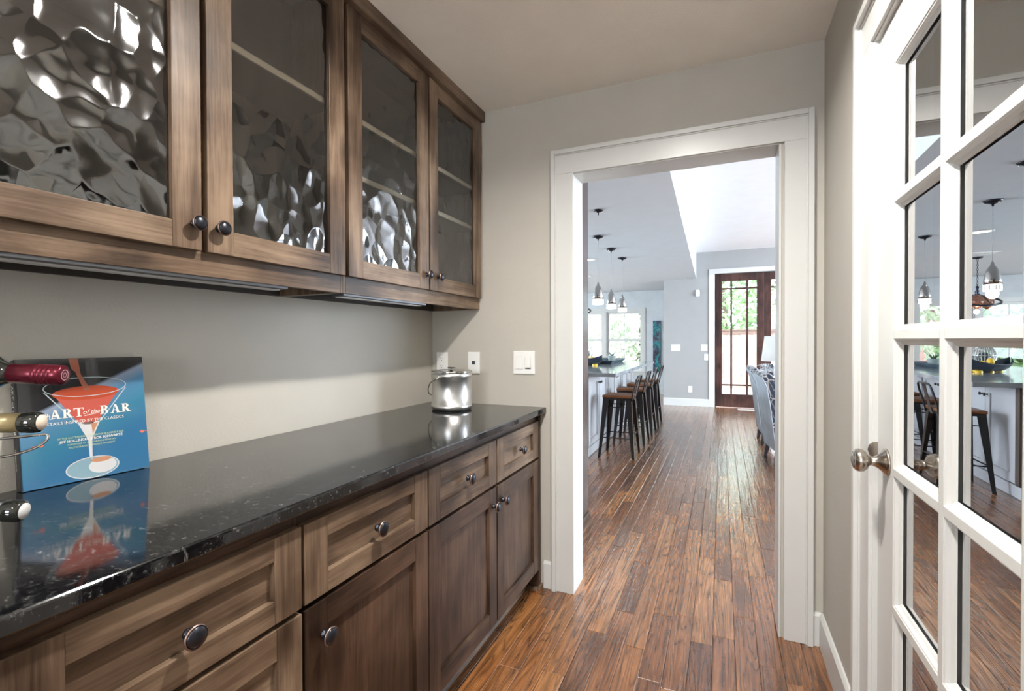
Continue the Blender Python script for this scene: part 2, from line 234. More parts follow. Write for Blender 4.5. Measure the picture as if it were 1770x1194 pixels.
# ------------------------------------------------------------------ mesh builder
WLOC = {}
class MB:
    def __init__(s): s.v = []; s.f = []; s.m = []; s.sm = []
    def quad(s, pts, m=0, smooth=False):
        i = len(s.v); s.v += [tuple(p) for p in pts]; s.f.append(tuple(range(i, i+len(pts)))); s.m.append(m); s.sm.append(smooth)
    def box(s, x0, x1, y0, y1, z0, z1, m=0, c=0):
        if x0 > x1: x0, x1 = x1, x0
        if y0 > y1: y0, y1 = y1, y0
        if z0 > z1: z0, z1 = z1, z0
        i = len(s.v); s.v += [(x0, y0, z0), (x1, y0, z0), (x1, y1, z0), (x0, y1, z0), (x0, y0, z1), (x1, y0, z1), (x1, y1, z1), (x0, y1, z1)]
        for q in ((0, 3, 2, 1), (4, 5, 6, 7), (0, 1, 5, 4), (1, 2, 6, 5), (2, 3, 7, 6), (3, 0, 4, 7)): s.f.append(tuple(i+k for k in q)); s.m.append(m); s.sm.append(False)
        return s
    def hexa(s, p, m=0):
        i = len(s.v); s.v += [tuple(q) for q in p]
        for q in ((0, 3, 2, 1), (4, 5, 6, 7), (0, 1, 5, 4), (1, 2, 6, 5), (2, 3, 7, 6), (3, 0, 4, 7)): s.f.append(tuple(i+k for k in q)); s.m.append(m); s.sm.append(False)
        return s
    def lathe(s, prof, o=(0, 0, 0), ax=(0, 0, 1), n=24, m=0, caps=True):
        ax = Vector(ax).normalized(); t = Vector((1, 0, 0)) if abs(ax.x) < .9 else Vector((0, 1, 0)); u = ax.cross(t).normalized(); w = ax.cross(u); o = Vector(o)
        i = len(s.v)
        for r, h in prof:
            for k in range(n):
                a = 2*math.pi*k/n; s.v.append(tuple(o+ax*h+(u*math.cos(a)+w*math.sin(a))*r))
        for j in range(len(prof)-1):
            for k in range(n):
                k2 = (k+1) % n; s.f.append((i+j*n+k, i+j*n+k2, i+(j+1)*n+k2, i+(j+1)*n+k)); s.m.append(m); s.sm.append(True)
        if caps:
            s.f.append(tuple(i+k for k in range(n))[::-1]); s.m.append(m); s.sm.append(False)
            b = i+(len(prof)-1)*n; s.f.append(tuple(b+k for k in range(n))); s.m.append(m); s.sm.append(False)
        return s
    def tube(s, pts, r, n=8, m=0, closed=False, rs=None):
        P = [Vector(p) for p in pts]; i = len(s.v); N = len(P); pu = None
        for j, p in enumerate(P):
            if closed: d = P[(j+1) % N]-P[j-1]
            else: d = P[min(j+1, N-1)]-P[max(j-1, 0)]
            d.normalize()
            if pu is None: pu = d.orthogonal().normalized()
            u = (pu-d*pu.dot(d)).normalized(); pu = u; w = d.cross(u); rr = rs[j] if rs else r
            for k in range(n):
                a = 2*math.pi*k/n; s.v.append(tuple(p+(u*math.cos(a)+w*math.sin(a))*rr))
        for j in range(N if closed else N-1):
            j2 = (j+1) % N
            for k in range(n):
                k2 = (k+1) % n; s.f.append((i+j*n+k, i+j*n+k2, i+j2*n+k2, i+j2*n+k)); s.m.append(m); s.sm.append(True)
        if not closed:
            s.f.append(tuple(i+k for k in range(n))[::-1]); s.m.append(m); s.sm.append(False); b = i+(N-1)*n; s.f.append(tuple(b+k for k in range(n))); s.m.append(m); s.sm.append(False)
        return s
    def sphere(s, c, r, n=16, k=10, m=0, sc=(1, 1, 1)):
        prof = []; i = len(s.v); c = Vector(c)
        for j in range(k+1):
            a = math.pi*j/k; prof.append((max(math.sin(a), .001)*r, -math.cos(a)*r))
        s.lathe(prof, (0, 0, 0), (0, 0, 1), n, m)
        for q in range(i, len(s.v)): v = s.v[q]; s.v[q] = (c.x+v[0]*sc[0], c.y+v[1]*sc[1], c.z+v[2]*sc[2])
        return s
    def prism(s, poly, axis, a, b, m=0):
        """poly: 2D points, extruded along axis from a to b (axis 0: (y,z), 1: (x,z), 2: (x,y))"""
        def P(p, t): return (t, p[0], p[1]) if axis == 0 else (p[0], t, p[1]) if axis == 1 else (p[0], p[1], t)
        n = len(poly); i = len(s.v); s.v += [P(p, a) for p in poly]+[P(p, b) for p in poly]
        s.f.append(tuple(i+k for k in range(n))); s.m.append(m); s.sm.append(False); s.f.append(tuple(i+n+k for k in range(n))[::-1]); s.m.append(m); s.sm.append(False)
        for k in range(n):
            k2 = (k+1) % n; s.f.append((i+k, i+n+k, i+n+k2, i+k2)); s.m.append(m); s.sm.append(False)
        return s
    def build(s, name, mats, parent=None, bevel=0, fix=True, origin=None, local=False):
        me = bpy.data.meshes.new(name)
        xs = [v[0] for v in s.v]; ys = [v[1] for v in s.v]; zs = [v[2] for v in s.v]
        o = Vector(origin) if origin else Vector(((min(xs)+max(xs))/2, (min(ys)+max(ys))/2, min(zs)))
        me.from_pydata([(v[0]-o.x, v[1]-o.y, v[2]-o.z) for v in s.v], [], s.f)
        if not isinstance(mats, (list, tuple)): mats = [mats]
        for mm in mats: me.materials.append(mm)
        me.polygons.foreach_set('material_index', s.m); me.polygons.foreach_set('use_smooth', s.sm)
        if fix:
            bm = bmesh.new(); bm.from_mesh(me); bmesh.ops.recalc_face_normals(bm, faces=bm.faces); bm.to_mesh(me); bm.free()
        ob = bpy.data.objects.new(name, me); COL.objects.link(ob)
        ob.location = o-(WLOC.get(parent.name, Vector()) if parent else Vector()); WLOC[ob.name] = o
        if parent: ob.parent = parent
        if bevel:
            bv = ob.modifiers.new('bevel', 'BEVEL'); bv.width = bevel; bv.segments = 2; bv.limit_method = 'ANGLE'; bv.angle_limit = R_(40)
        return ob
def tag(o, label=None, cat=None, group=None, kind=None):
    for k, v in (('label', label), ('category', cat), ('group', group), ('kind', kind)):
        if v: o[k] = v
    return o
def thing(name, loc, label=None, cat=None, group=None, kind=None, rz=0):
    o = bpy.data.objects.new(name, None); COL.objects.link(o); o.location = loc; o.rotation_euler = (0, 0, rz); o.empty_display_size = .05
    WLOC[o.name] = Vector(loc) if rz == 0 else Vector(loc); return tag(o, label, cat, group, kind)
def local_thing(name, label=None, cat=None, group=None):
    o = thing(name, (0, 0, 0), label, cat, group); return o
def struct(name, mb, m, bevel=0, parent=None): return tag(mb.build(name, m, parent, bevel), kind='structure')
def copy_tree(o, parent=None):
    c = o.copy(); COL.objects.link(c); c.parent = parent; WLOC[c.name] = WLOC.get(o.name, Vector())
    for ch in [x for x in bpy.data.objects if x.parent == o]: copy_tree(ch, c)
    return c

# ================================================================== SETTING
H = 2.44; WX = 1.851; KC = 2.38; LC = 2.86; FY = 7.33; NY = 9.2
# floor slab, planks as parts
fl = struct('floor', MB().box(-5.2, 7.2, -5.2, 9.5, -.14, -.016), DARKGAP)
rnd = random.Random(3)
PW = .083; planks = []
row = 0; x = -5.2
while x < 7.2:
    y = -5.2 - rnd.random()*.9
    while y < 9.5:
        ln = rnd.uniform(.35, 1.25)
        planks.append((x, max(y, -5.2), min(y+ln, 9.5))); y += ln
    x += PW
def plank_mb(x, y0, y1, mb):
    g = .0006; z0 = -.015; z1 = rnd.uniform(-.0006, .0003); c = .0022; zc = z1-.0014
    xa, xb, ya, yb = x+g, x+PW-g, y0+g, y1-g
    i = len(mb.v)
    mb.v += [(xa, ya, z0), (xb, ya, z0), (xb, yb, z0), (xa, yb, z0), (xa, ya, zc), (xb, ya, zc), (xb, yb, zc), (xa, yb, zc), (xa+c, ya+c, z1), (xb-c, ya+c, z1), (xb-c, yb-c, z1), (xa+c, yb-c, z1)]
    for q in ((8, 9, 10, 11), (4, 5, 9, 8), (5, 6, 10, 9), (6, 7, 11, 10), (7, 4, 8, 11), (0, 1, 5, 4), (1, 2, 6, 5), (2, 3, 7, 6), (3, 0, 4, 7)):
        mb.f.append(tuple(i+k for k in q)); mb.m.append(0); mb.sm.append(False)
def set_rnd(ob, vals):
    a = ob.data.attributes.new('rnd', 'FLOAT', 'FACE'); a.data.foreach_set('value', vals)
def score(p):
    x, y0, y1 = p; cx = x+PW/2; cy = (y0+y1)/2
    vis = (cy < 0 and .5 < cx < 1.9 and cy > -1.5) or (cy >= 0 and .15 < cx < 2.3)
    d = math.hypot(cx-1.47, cy+2.28)
    return (0 if vis else 50)+d
planks.sort(key=score)
rest = MB(); rv = []
for n, (x, y0, y1) in enumerate(planks):
    r = rnd.random()
    if n < 290:
        b = MB(); plank_mb(x, y0, y1, b); o = b.build('plank', FLOORM, fl, fix=False); set_rnd(o, [r]*9)
    else: plank_mb(x, y0, y1, rest); rv += [r]*9
o = rest.build('plank_field', FLOORM, fl, fix=False); set_rnd(o, rv); tag(o, kind='stuff')

T = .12
struct('wall_left', MB().box(-T, 0, -5, 0, 0, H), PAINT)
# end wall with the cased opening
DX0, DX1, DZ = .803, 1.70, 2.06
b = MB(); b.box(-T, DX0, 0, .14, 0, H); b.box(DX1, WX+T, 0, .14, 0, H); b.box(DX0, DX1, 0, .14, DZ, H)
struct('wall_end', b, PAINT)
# right wall with french door opening
FY0, FY1, FZ = -1.512, -.712, 2.032
b = MB(); b.box(WX, WX+T, FY1+.013, 0, 0, H); b.box(WX, WX+T, -5, FY0-.013, 0, H); b.box(WX, WX+T, FY0-.013, FY1+.013, FZ+.013, H)
struct('wall_right', b, PAINT)
struct('ceiling', MB().box(-T, WX+T, -5, .14, H, H+.1), CEIL)
b = MB(); b.box(-T, .6, -5.0, -4.9, 0, H); b.box(1.3, WX+T, -5.0, -4.9, 0, H); b.box(.6, 1.3, -5, -4.9, 0, 1.1); b.box(.6, 1.3, -5, -4.9, 2.0, H)
struct('wall_back', b, PAINT)
# closet behind the french door
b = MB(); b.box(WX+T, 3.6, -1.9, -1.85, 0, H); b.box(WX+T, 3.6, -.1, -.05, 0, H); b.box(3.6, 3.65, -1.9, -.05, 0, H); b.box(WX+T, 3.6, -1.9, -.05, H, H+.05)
struct('wall_closet', b, plain('closet_dimmed_paint', (.1, .09, .08), .8))  # base colour kept dark so the closet seems unlit

# casings
def casing(name, side, a0, a1, zt, w, wall, sgn, depth=.016, bb=.03):
    pass
CP = .018; BB = .03; CW = .11
def end_casing(y, s):
    # s=-1 pantry side, +1 kitchen side ; wall face at y
    for nm, (x0, x1, bx0, bx1) in (('trim_1', (.72, DX0+.010, .703, .724)), ('trim_2', (DX1+.010-.0, 1.797, 1.793, 1.814))):
        b = MB(); b.box(x0, x1, y, y+s*CP, 0, 2.052); b.box(bx0, bx1, y, y+s*BB, 0, 2.169)
        e = bx1 if nm == 'trim_1' else bx0-.005; b.box(e, e+.005, y, y+s*(CP+.005), 0, 2.15)
        struct(nm if s < 0 else nm+'_kitchen', b, TRIM, .0015)
    b = MB(); b.box(.724, 1.793, y, y+s*CP, 2.052, 2.15); b.box(.724, 1.793, y, y+s*BB, 2.148, 2.169); b.box(.729, 1.788, y, y+s*(CP+.005), 2.143, 2.148)
    struct('trim_3' if s < 0 else 'trim_3_kitchen', b, TRIM, .0015)
end_casing(0, -1)
end_casing(.14, 1)
b = MB(); b.box(DX0, DX0+.009, -.005, .145, 0, DZ); b.box(DX1-.009, DX1, -.005, .145, 0, DZ); b.box(DX0, DX1, -.005, .145, DZ-.012, DZ); struct('trim_4', b, TRIM, .001)
# french door casing and jamb
b = MB()
for (y0, y1, q0, q1) in ((-.708, -.618, -.62, -.598), (-1.606, -1.516, -1.626, -1.604)):
    b.box(WX, WX-.014, y0, y1, 0, 2.036); b.box(WX, WX-.03, q0, q1, 0, 2.146)
b.box(WX, WX-.014, -1.606, -.618, 2.036, 2.126); b.box(WX, WX-.03, -1.606, -.618, 2.124, 2.146); b.box(WX, WX-.019, -.625, -.619, 0, 2.124); b.box(WX, WX-.019, -1.605, -.62, 2.118, 2.124)
struct('trim_5', b, TRIM, .0015)
b = MB(); b.box(WX-.006, WX+T, FY1, FY1+.012, 0, FZ+.012); b.box(WX-.006, WX+T, FY0-.012, FY0, 0, FZ+.012); b.box(WX-.006, WX+T, FY0, FY1, FZ, FZ+.012)
b.box(WX+.045, WX+.06, FY1-.012, FY1, 0, FZ); b.box(WX+.045, WX+.06, FY0, FY0+.012, 0, FZ)
struct('trim_6', b, TRIM, .001)
# baseboards
def base_prof(t=.015, h=.135): return [(0, 0), (t, 0), (t, h-.012), (t-.008, h), (0, h)]
def baseboard(name, axis, a0, a1, face, sgn):
    p = [(face+sgn*q[0], q[1]) for q in base_prof()]
    b = MB(); b.prism(p, axis, a0, a1); return struct(name, b, TRIM, .001)
baseboard('baseboard_end_left', 0, .655, .703, 0, -1)
baseboard('baseboard_end_right', 0, 1.814, WX, 0, -1)
b = MB(); b.prism([(WX-q[0], q[1]) for q in base_prof()], 1, -.598, 0); struct('baseboard_right', b, TRIM, .001)
b = MB(); b.prism([(WX-q[0], q[1]) for q in base_prof()], 1, -4.9, -1.626); struct('baseboard_right_rear', b, TRIM, .001)

# ------------------------------------------------------------------ french door
fd = thing('door_1', (1.875, -1.11, 0), kind='structure')
XD = 1.857; XB = 1.893; XG = 1.877
ys = [(-1.384, -1.126), (-1.104, -.836)]; zs = [(.255, .570), (.590, .907), (.927, 1.242), (1.262, 1.573), (1.593, 1.908)]
b = MB()
b.box(XD, XB, -.836, -.7126, .008, 2.0315); b.box(XD, XB, -1.5115, -1.384, .008, 2.0315)
b.box(XD, XB, -1.384, -.836, 1.908, 2.0315); b.box(XD, XB, -1.384, -.836, .008, .255)
b.build('door_frame', TRIM, fd, .0012)
for za, zb in ((.570, .590), (.907, .927), (1.242, 1.262), (1.573, 1.593)):
    for (ya, yb) in ys: MB().box(XD, XB, ya, yb, za, zb).build('muntin', TRIM, fd, .001)
MB().box(XD, XB, -1.126, -1.104, .255, 1.908).build('muntin', TRIM, fd, .001)
for (ya, yb) in ys:
    for (za, zb) in zs:
        b = MB()
        for side in (1, -1):
            xs = [XD, XD+.0015, XD+.003, XD+.010, XD+.0135, XD+.0165] if side == 1 else [XB, XB-.001, XB-.003, XB-.008, XB-.010, XB-.0125]
            ins = [0, .0005, .0035, .0065, .012, .0145]
            for k in range(len(ins)-1):
                A = (ya+ins[k], yb-ins[k], za+ins[k], zb-ins[k], xs[k]); B = (ya+ins[k+1], yb-ins[k+1], za+ins[k+1], zb-ins[k+1], xs[k+1])
                def cs(q): return [(q[4], q[0], q[2]), (q[4], q[1], q[2]), (q[4], q[1], q[3]), (q[4], q[0], q[3])]
                ca, cb = cs(A), cs(B)
                for j in range(4): b.quad([ca[j], ca[(j+1) % 4], cb[(j+1) % 4], cb[j]])
        b.build('glazing_bead', TRIM, fd, fix=False)
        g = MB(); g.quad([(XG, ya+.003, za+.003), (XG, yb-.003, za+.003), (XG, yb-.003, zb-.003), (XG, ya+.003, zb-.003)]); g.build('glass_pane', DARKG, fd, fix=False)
def door_knob(x, sx, parent):
    o = (x, -.787, .93)
    k = MB().lathe([(.0, 0), (.034, 0), (.034, .004), (.030, .007), (.026, .009), (.016, .020), (.013, .026), (.011, .034), (.0115, .038)], o, (sx, 0, 0), 32)
    k.lathe([(.011, .034), (.013, .038), (.022, .043), (.028, .050), (.0295, .058), (.027, .066), (.021, .071), (.019, .0705), (.017, .0725), (.008, .075), (.001, .0755)], o, (sx, 0, 0), 32)
    kn = k.build('door_knob', NICKEL, parent)
    return kn
door_knob(XD, -1, fd); door_knob(XB, 1, fd)
b = MB(); b.lathe([(.0005, 0), (.02, 0), (.02, .003), (.0005, .0032)], (XD-.012, -.7005, .945), (0, 1, 0), 24); 
b = MB(); b.prism([(1.846, .925), (1.838, .932), (1.834, .945), (1.837, .958), (1.846, .966), (1.8565, .968), (1.8565, .922)], 1, -.7125, -.7105); b.build('strike_plate', NICKEL, fd)

# ================================================================== CABINETS
def knob(parent, x, y, z, r=.0185, mat_=None):
    b = MB().lathe([(.0095, 0), (.0095, .003), (.006, .006), (.0055, .013), (.009, .016), (r*.93, .019), (r, .022), (r*.985, .024)], (x, y, z), (1, 0, 0), 24, 1)
    b.lathe([(r*.9, .0235), (r*.8, .0268), (r*.55, .0298), (r*.25, .0312), (.0006, .0316)], (x, y, z), (1, 0, 0), 24, 0)
    b.lathe([(r, .022), (r*1.02, .0235), (r*.9, .0250)], (x, y, z), (1, 0, 0), 24, 2, caps=False)
    return b.build('knob', [BRONZE, BRONZE, COPPER], parent)
def shaker(parent, name, xf, y0, y1, z0, z1, th=.02, fw=.075, fh=None, glass=False, mats=None, recess=.012):
    """frame-and-panel front: stiles vertical grain, rails horizontal grain; face at x=xf"""
    fh = fh or fw; mv, mh, mp = mats or (WZ, WY, WZ)
    b = MB(); xb = xf-th
    b.box(xb, xf, y0, y0+fw, z0, z1, 0); b.box(xb, xf, y1-fw, y1, z0, z1, 0)
    b.box(xb, xf-.0004, y0+fw, y1-fw, z0, z0+fh, 1); b.box(xb, xf-.0004, y0+fw, y1-fw, z1-fh, z1, 1)
    d = b.build(name, [mv, mh], parent, .0013)
    if glass:
        g = MB(); xg = xf-.012
        for xx in (xg,): g.quad([(xx, y0+fw-.003, z0+fh-.003), (xx, y1-fw+.003, z0+fh-.003), (xx, y1-fw+.003, z1-fh+.003), (xx, y0+fw-.003, z1-fh+.003)])
        g.build('glass_pane', HAM, d, fix=False)
    else:
        p = MB(); p.box(xb+.004, xf-recess, y0+fw-.002, y1-fw+.002, z0+fh-.002, z1-fh+.002); p.build('panel', mp, d)
    return d
# ---- upper cabinets
XU = .316; XF = .296
UL = [('upper_cabinet', -1.008, -.004, [(-.998, -.512, -.531), (-.503, -.018, -.449+.006)], 'two-door glass-front wall cabinet against the end wall beside the doorway casing'),
      ('upper_cabinet', -2.004, -1.009, [(-1.994, -1.504, -1.523), (-1.489, -1.016, -1.462)], 'large two-door glass-front wall cabinet above the wine bottles and book')]
for nm, y0, y1, doors, lab in UL:
    c = thing(nm, (.15, (y0+y1)/2, 1.404), lab, 'cabinet')
    # carcass
    for ya_ in (y0, y1-.016): MB().box(.003, XF-.018, ya_, ya_+.016, 1.404, 2.43).build('side_panel', WZ, c)
    b = MB(); b.box(.003, .008, y0+.016, y1-.016, 1.44, 2.43); b.box(.008, XF-.018, y0+.016, y1-.016, 1.44, 1.455); b.box(.008, XF-.018, y0+.016, y1-.016, 2.415, 2.43)
    b.box(.003, .02, y0+.016, y1-.016, 1.404, 1.44)
    b.build('carcass', [INTERIOR], c)
    b = MB()
    b.box(XF-.018, XF, y0, y0+.012, 1.404, 2.43, 0); b.box(XF-.018, XF, y1-.012, y1, 1.404, 2.43, 0)
    ym = doors[0][1]+.005; b.box(XF-.018, XF, ym-.02, ym+.02, 1.475, 2.36, 0)
    b.box(XF-.018, XF, y0+.012, y1-.012, 1.404, 1.478, 1); b.box(XF-.018, XF, y0+.012, y1-.012, 2.36, 2.43, 1)
    b.build('face_frame', [WZ, WY], c, .0008)
    for zz in ((1.818, 2.022) if y1 > -.5 else (2.018,)):
        s = MB(); s.box(.01, XF-.022, y0+.018, y1-.018, zz, zz+.018, 0); s.box(XF-.022, XF-.0192, y0+.018, y1-.018, zz, zz+.018, 1); s.build('shelf', [INTERIOR, SHELFEDGE], c)
    for i, (a, e, ky) in enumerate(doors):
        d = shaker(c, 'door', XU, a, e, 1.462, 2.382, fw=.068, fh=.062, glass=True)
        knob(d, XU, ky, 1.524)
b = MB(); b.prism([(XF+.0005, 2.386), (.334, 2.386), (.334, 2.4395), (XF+.0005, 2.4395)], 1, -2.03, -.004)
tag(b.build('crown_moulding', WY, bevel=.0015), 'dark stained wooden crown strip running along the top of the wall cabinets', 'moulding')
# under-cabinet light bars
for (a, e, lab) in ((-2.0, -1.235, 'slim aluminium light bar under the near wall cabinet'), (-1.0, -.50, 'slim aluminium light bar under the far wall cabinet')):
    t = thing('under_cabinet_light', (.262, (a+e)/2, 1.385), lab, 'light')
    MB().box(.238, .292, a, e, 1.395, 1.4395).build('housing', ALU, t, .002)
    MB().box(.245, .275, a+.01, e-.01, 1.392, 1.395).build('diffuser', plain('frosted_lens', (.5, .5, .5), .3), t)
    MB().box(.246, .284, e, e+.012, 1.397, 1.437).build('end_cap', plain('grey_cap', (.3, .3, .31), .4), t, .002)

# ---- base cabinets
XL = .645; XLF = .625
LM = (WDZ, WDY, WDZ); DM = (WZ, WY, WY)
def lower(y0, y1, fronts, lab):
    c = thing('base_cabinet', (.32, (y0+y1)/2, 0), lab, 'cabinet')
    b = MB(); b.box(.003, XLF-.018, y0, y0+.016, .1, .875); b.box(.003, XLF-.018, y1-.016, y1, .1, .875); b.box(.003, .01, y0+.016, y1-.016, .1, .875); b.box(.01, XLF-.018, y0+.016, y1-.016, .1, .116)
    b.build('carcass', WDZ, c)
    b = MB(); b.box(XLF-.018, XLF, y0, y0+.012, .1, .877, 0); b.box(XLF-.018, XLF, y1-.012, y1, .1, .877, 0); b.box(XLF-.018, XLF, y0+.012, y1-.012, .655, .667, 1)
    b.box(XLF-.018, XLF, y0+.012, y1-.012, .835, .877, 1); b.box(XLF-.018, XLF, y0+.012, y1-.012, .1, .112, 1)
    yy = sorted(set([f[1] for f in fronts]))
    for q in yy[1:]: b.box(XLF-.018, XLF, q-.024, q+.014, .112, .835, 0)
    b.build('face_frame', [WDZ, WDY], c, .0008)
    MB().box(.5, .565, y0, y1, 0, .1).build('toe_kick', WDY, c)
    for kind, a, e, z0, z1, ky, kz in fronts:
        if kind == 'drawer': d = shaker(c, 'drawer', XL, a, e, z0, z1, fw=.068, fh=.048, mats=DM, recess=.014)
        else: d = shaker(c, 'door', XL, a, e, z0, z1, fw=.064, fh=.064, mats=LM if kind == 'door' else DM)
        if ky is not None: knob(d, XL, ky, kz, r=.0205)
    return c
lower(-1.026, -.032, [('drawer', -.527, -.054, .667, .843, -.288, .753), ('drawer', -1.024, -.537, .667, .843, -.778, .753), ('door', -.527, -.054, .107, .655, -.478, .585), ('door', -1.024, -.537, .107, .655, -.568, .585)],
      'stained base cabinet with two drawers over two doors, beside the doorway')
lower(-1.511, -1.0265, [('drawer', -1.507, -1.03, .667, .843, -1.268, .753), ('door', -1.507, -1.03, .107, .655, -1.455, .578)], 'stained base cabinet with one drawer over one door, left of the two-door one')
lower(-1.998, -1.5115, [('drawer', -1.99, -1.515, .667, .843, -1.757, .748), ('lowerdrawer', -1.99, -1.515, .395, .655, -1.757, .53), ('lowerdrawer', -1.99, -1.515, .107, .383, -1.757, .245)], 'stained drawer cabinet directly below the cocktail book, leftmost in view')
lower(-2.51, -1.9985, [('drawer', -2.5, -2.003, .667, .843, -2.25, .75), ('door', -2.5, -2.003, .107, .655, -2.45, .58)], 'stained one-drawer base cabinet at the near end of the run, under the wine rack')
b = MB(); b.box(.003, .638, -.031, -.003, 0, .877)
tag(b.build('end_panel', WDZ, bevel=.001), 'narrow stained filler panel closing the base cabinets against the end wall', 'panel')
b = MB(); b.prism([(.566, 0), (.581, 0), (.579, .010), (.571, .018), (.566, .02)], 1, -2.5, -.06); b.prism([(-.06, 0), (-.045, 0), (-.045, .018), (-.06, .02)], 0, .566, .640) ; b.box(.6385, .652, -.046, -.003, 0, .02)
tag(b.build('shoe_moulding', WY, bevel=.001), 'small wooden shoe moulding strip on the floor under the base cabinets', 'moulding')
# ---- countertop
b = MB(); b.box(.0015, .669, -2.53, -.0015, .878, .907)
ct = b.build('countertop', GRAN); bv = ct.modifiers.new('bevel', 'BEVEL'); bv.width = .005; bv.segments = 3
tag(ct, 'polished black granite countertop running along the left wall', 'countertop')

# ================================================================== WALL PLATES
def rrect_plate(cx, cz, w, h, y, s, name, label, gang):
    t = thing(name, (cx, y, cz-h/2), label, 'switch' if 'switch' in name else 'outlet')
    MB().box(cx-w/2, cx+w/2, y, y+s*.006, cz-h/2, cz+h/2).build('plate', PLATE, t, .0022)
    yf = y+s*.006
    for k, gx in gang:
        x0 = cx+gx
        if k == 'outlet':
            for dz in (.02, -.02):
                MB().lathe([(.0165, 0), (.0165, .002), (.015, .0028)], (x0, yf, cz+dz), (0, s, 0), 20).build('socket', PLATE, t)
                q = MB(); q.box(x0-.0065, x0-.005, yf+s*.0027, yf+s*.0032, cz+dz-.001, cz+dz+.007); q.box(x0+.005, x0+.0065, yf+s*.0027, yf+s*.0032, cz+dz-.0005, cz+dz+.006); q.box(x0-.002, x0+.002, yf+s*.0027, yf+s*.0032, cz+dz-.009, cz+dz-.005); q.build('slots', BLACK, t)
        if k == 'jack':
            MB().box(x0-.0085, x0+.0085, yf, yf+s*.0015, cz-.0075, cz+.0095).build('jack_port', BLACK, t)
            MB().box(x0-.004, x0+.004, yf+s*.0015, yf+s*.002, cz-.004, cz+.003).build('jack_contact', plain('jack_blue', (.02, .08, .2), .4), t)
        if k == 'rocker':
            MB().box(x0-.0165, x0+.0165, yf, yf+s*.0006, cz-.0335, cz+.0335).build('bezel', plain('bezel_grey', (.55, .55, .54), .4), t)
            q = MB(); q.hexa([(x0-.0155, yf, cz-.0325), (x0+.0155, yf, cz-.0325), (x0+.0155, yf+s*.0035, cz-.0325), (x0-.0155, yf+s*.0035, cz-.0325), (x0-.0155, yf, cz+.0325), (x0+.0155, yf, cz+.0325), (x0+.0155, yf+s*.0015, cz+.0325), (x0-.0155, yf+s*.0015, cz+.0325)]); q.build('rocker', PLATE, t)
        if k == 'slide':
            MB().box(x0-.0165, x0+.0165, yf, yf+s*.0006, cz-.0335, cz+.0335).build('bezel', plain('bezel_grey', (.55, .55, .54), .4), t)
            MB().box(x0-.0155, x0+.0155, yf, yf+s*.005, cz-.026, cz+.0325).build('paddle', PLATE, t, .001)
            MB().box(x0-.0145, x0+.0145, yf, yf+s*.0012, cz-.0325, cz-.029).build('dimmer_slot', BLACK, t)
    return t
rrect_plate(.0645, 1.121, .07, .115, -.0005, -1, 'power_outlet', 'white duplex power outlet behind the steel ice bucket', [('outlet', 0)])
rrect_plate(.2605, 1.123, .072, .116, -.0005, -1, 'jack_outlet', 'white wall plate with one small dark jack, right of the ice bucket', [('jack', 0)])
rrect_plate(.550, 1.129, .118, .118, -.0005, -1, 'light_switch', 'white double switch plate next to the doorway casing', [('rocker', -.024), ('slide', .023)])

# ================================================================== COUNTERTOP ITEMS
# ice bucket
bc = (.262, -.238); z0 = .907
t = thing('ice_bucket', (*bc, z0), 'brushed steel lidded ice bucket with a wire handle on the black countertop', 'bucket')
MB().lathe([(.0, 0), (.093, 0), (.093, .008)], (*bc, z0), n=48).build('base_ring', BLACK, t)
MB().lathe([(.095, .006), (.0985, .008), (.0985, .026), (.0965, .028), (.0965, .158), (.0985, .160), (.0985, .176), (.096, .178)], (*bc, z0), n=64).build('body', STEEL, t)
MB().lathe([(.0975, .178), (.100, .180), (.100, .188), (.097, .1905), (.092, .190), (.086, .186), (.03, .187), (.001, .1875)], (*bc, z0), n=64).build('lid', STEELR, t)
k = MB().lathe([(.012, .186), (.006, .19), (.0045, .198), (.006, .201)], (*bc, z0), n=20)
k.box(bc[0]-.02, bc[0]+.02, bc[1]-.0045, bc[1]+.0045, z0+.2, z0+.2055); k.build('lid_handle', plain('dark_steel', (.2, .19, .18), .25, metal=1.), t, .001)
# handle: hangs on the -x/-y side
hp = []; ang = R_(170)
ca, sa = math.cos(ang), math.sin(ang); side = Vector((-sa, ca, 0)); out = Vector((ca, sa, 0))
for i in range(25):
    a = math.pi*i/24; w = math.cos(a)*.101; d = math.sin(a)
    p = Vector((*bc, z0+.158))+side*w+out*(.028+.085*d if d > .25 else d*.197)+Vector((0, 0, -.095*d)); hp.append(p)
MB().tube(hp, .0022, 8).build('handle', plain('handle_steel', (.35, .34, .33), .2, metal=1.), t)
for w in (1, -1): 
    p = Vector((*bc, z0+.158))+side*w*.0965; MB().lathe([(.008, 0), (.008, .006), (.005, .009)], p, side*w, 16).build('handle_mount', STEELR, t)

# book leaning on the wall
A = Vector((.050, -1.737, .9085)); B = Vector((.074, -1.490, .9085)); eu = (B-A).normalized(); BW = (B-A).length
back = Vector((-.035, 0, .2935)).normalized(); ev = (back-eu*back.dot(eu)).normalized(); en = eu.cross(ev).normalized()   # out of cover
if en.x < 0: en = -en
BH = .296
bt = thing('book', (.045, -1.61, .907), 'blue cocktail recipe book with a red martini on the cover, leaning on the backsplash', 'book')
def bp(u, v, n): return A+eu*u+ev*v+en*n
def bbox(u0, u1, v0, v1, n0, n1, name, m, bev=0, par=bt):
    P = [bp(u, v, n) for n in (n0, n1) for (u, v) in ((u0, v0), (u1, v0), (u1, v1), (u0, v1))]
    return MB().hexa(P).build(name, m, par, bev)
bm_, bN, bL, bb_ = mat('book_cover_print'); setp(bb_, rough=.16, coat=.5)
tcn = bN.new('ShaderNodeTexCoord'); sx = bN.new('ShaderNodeSeparateXYZ'); bL.new(tcn.outputs['Generated'], sx.inputs[0])
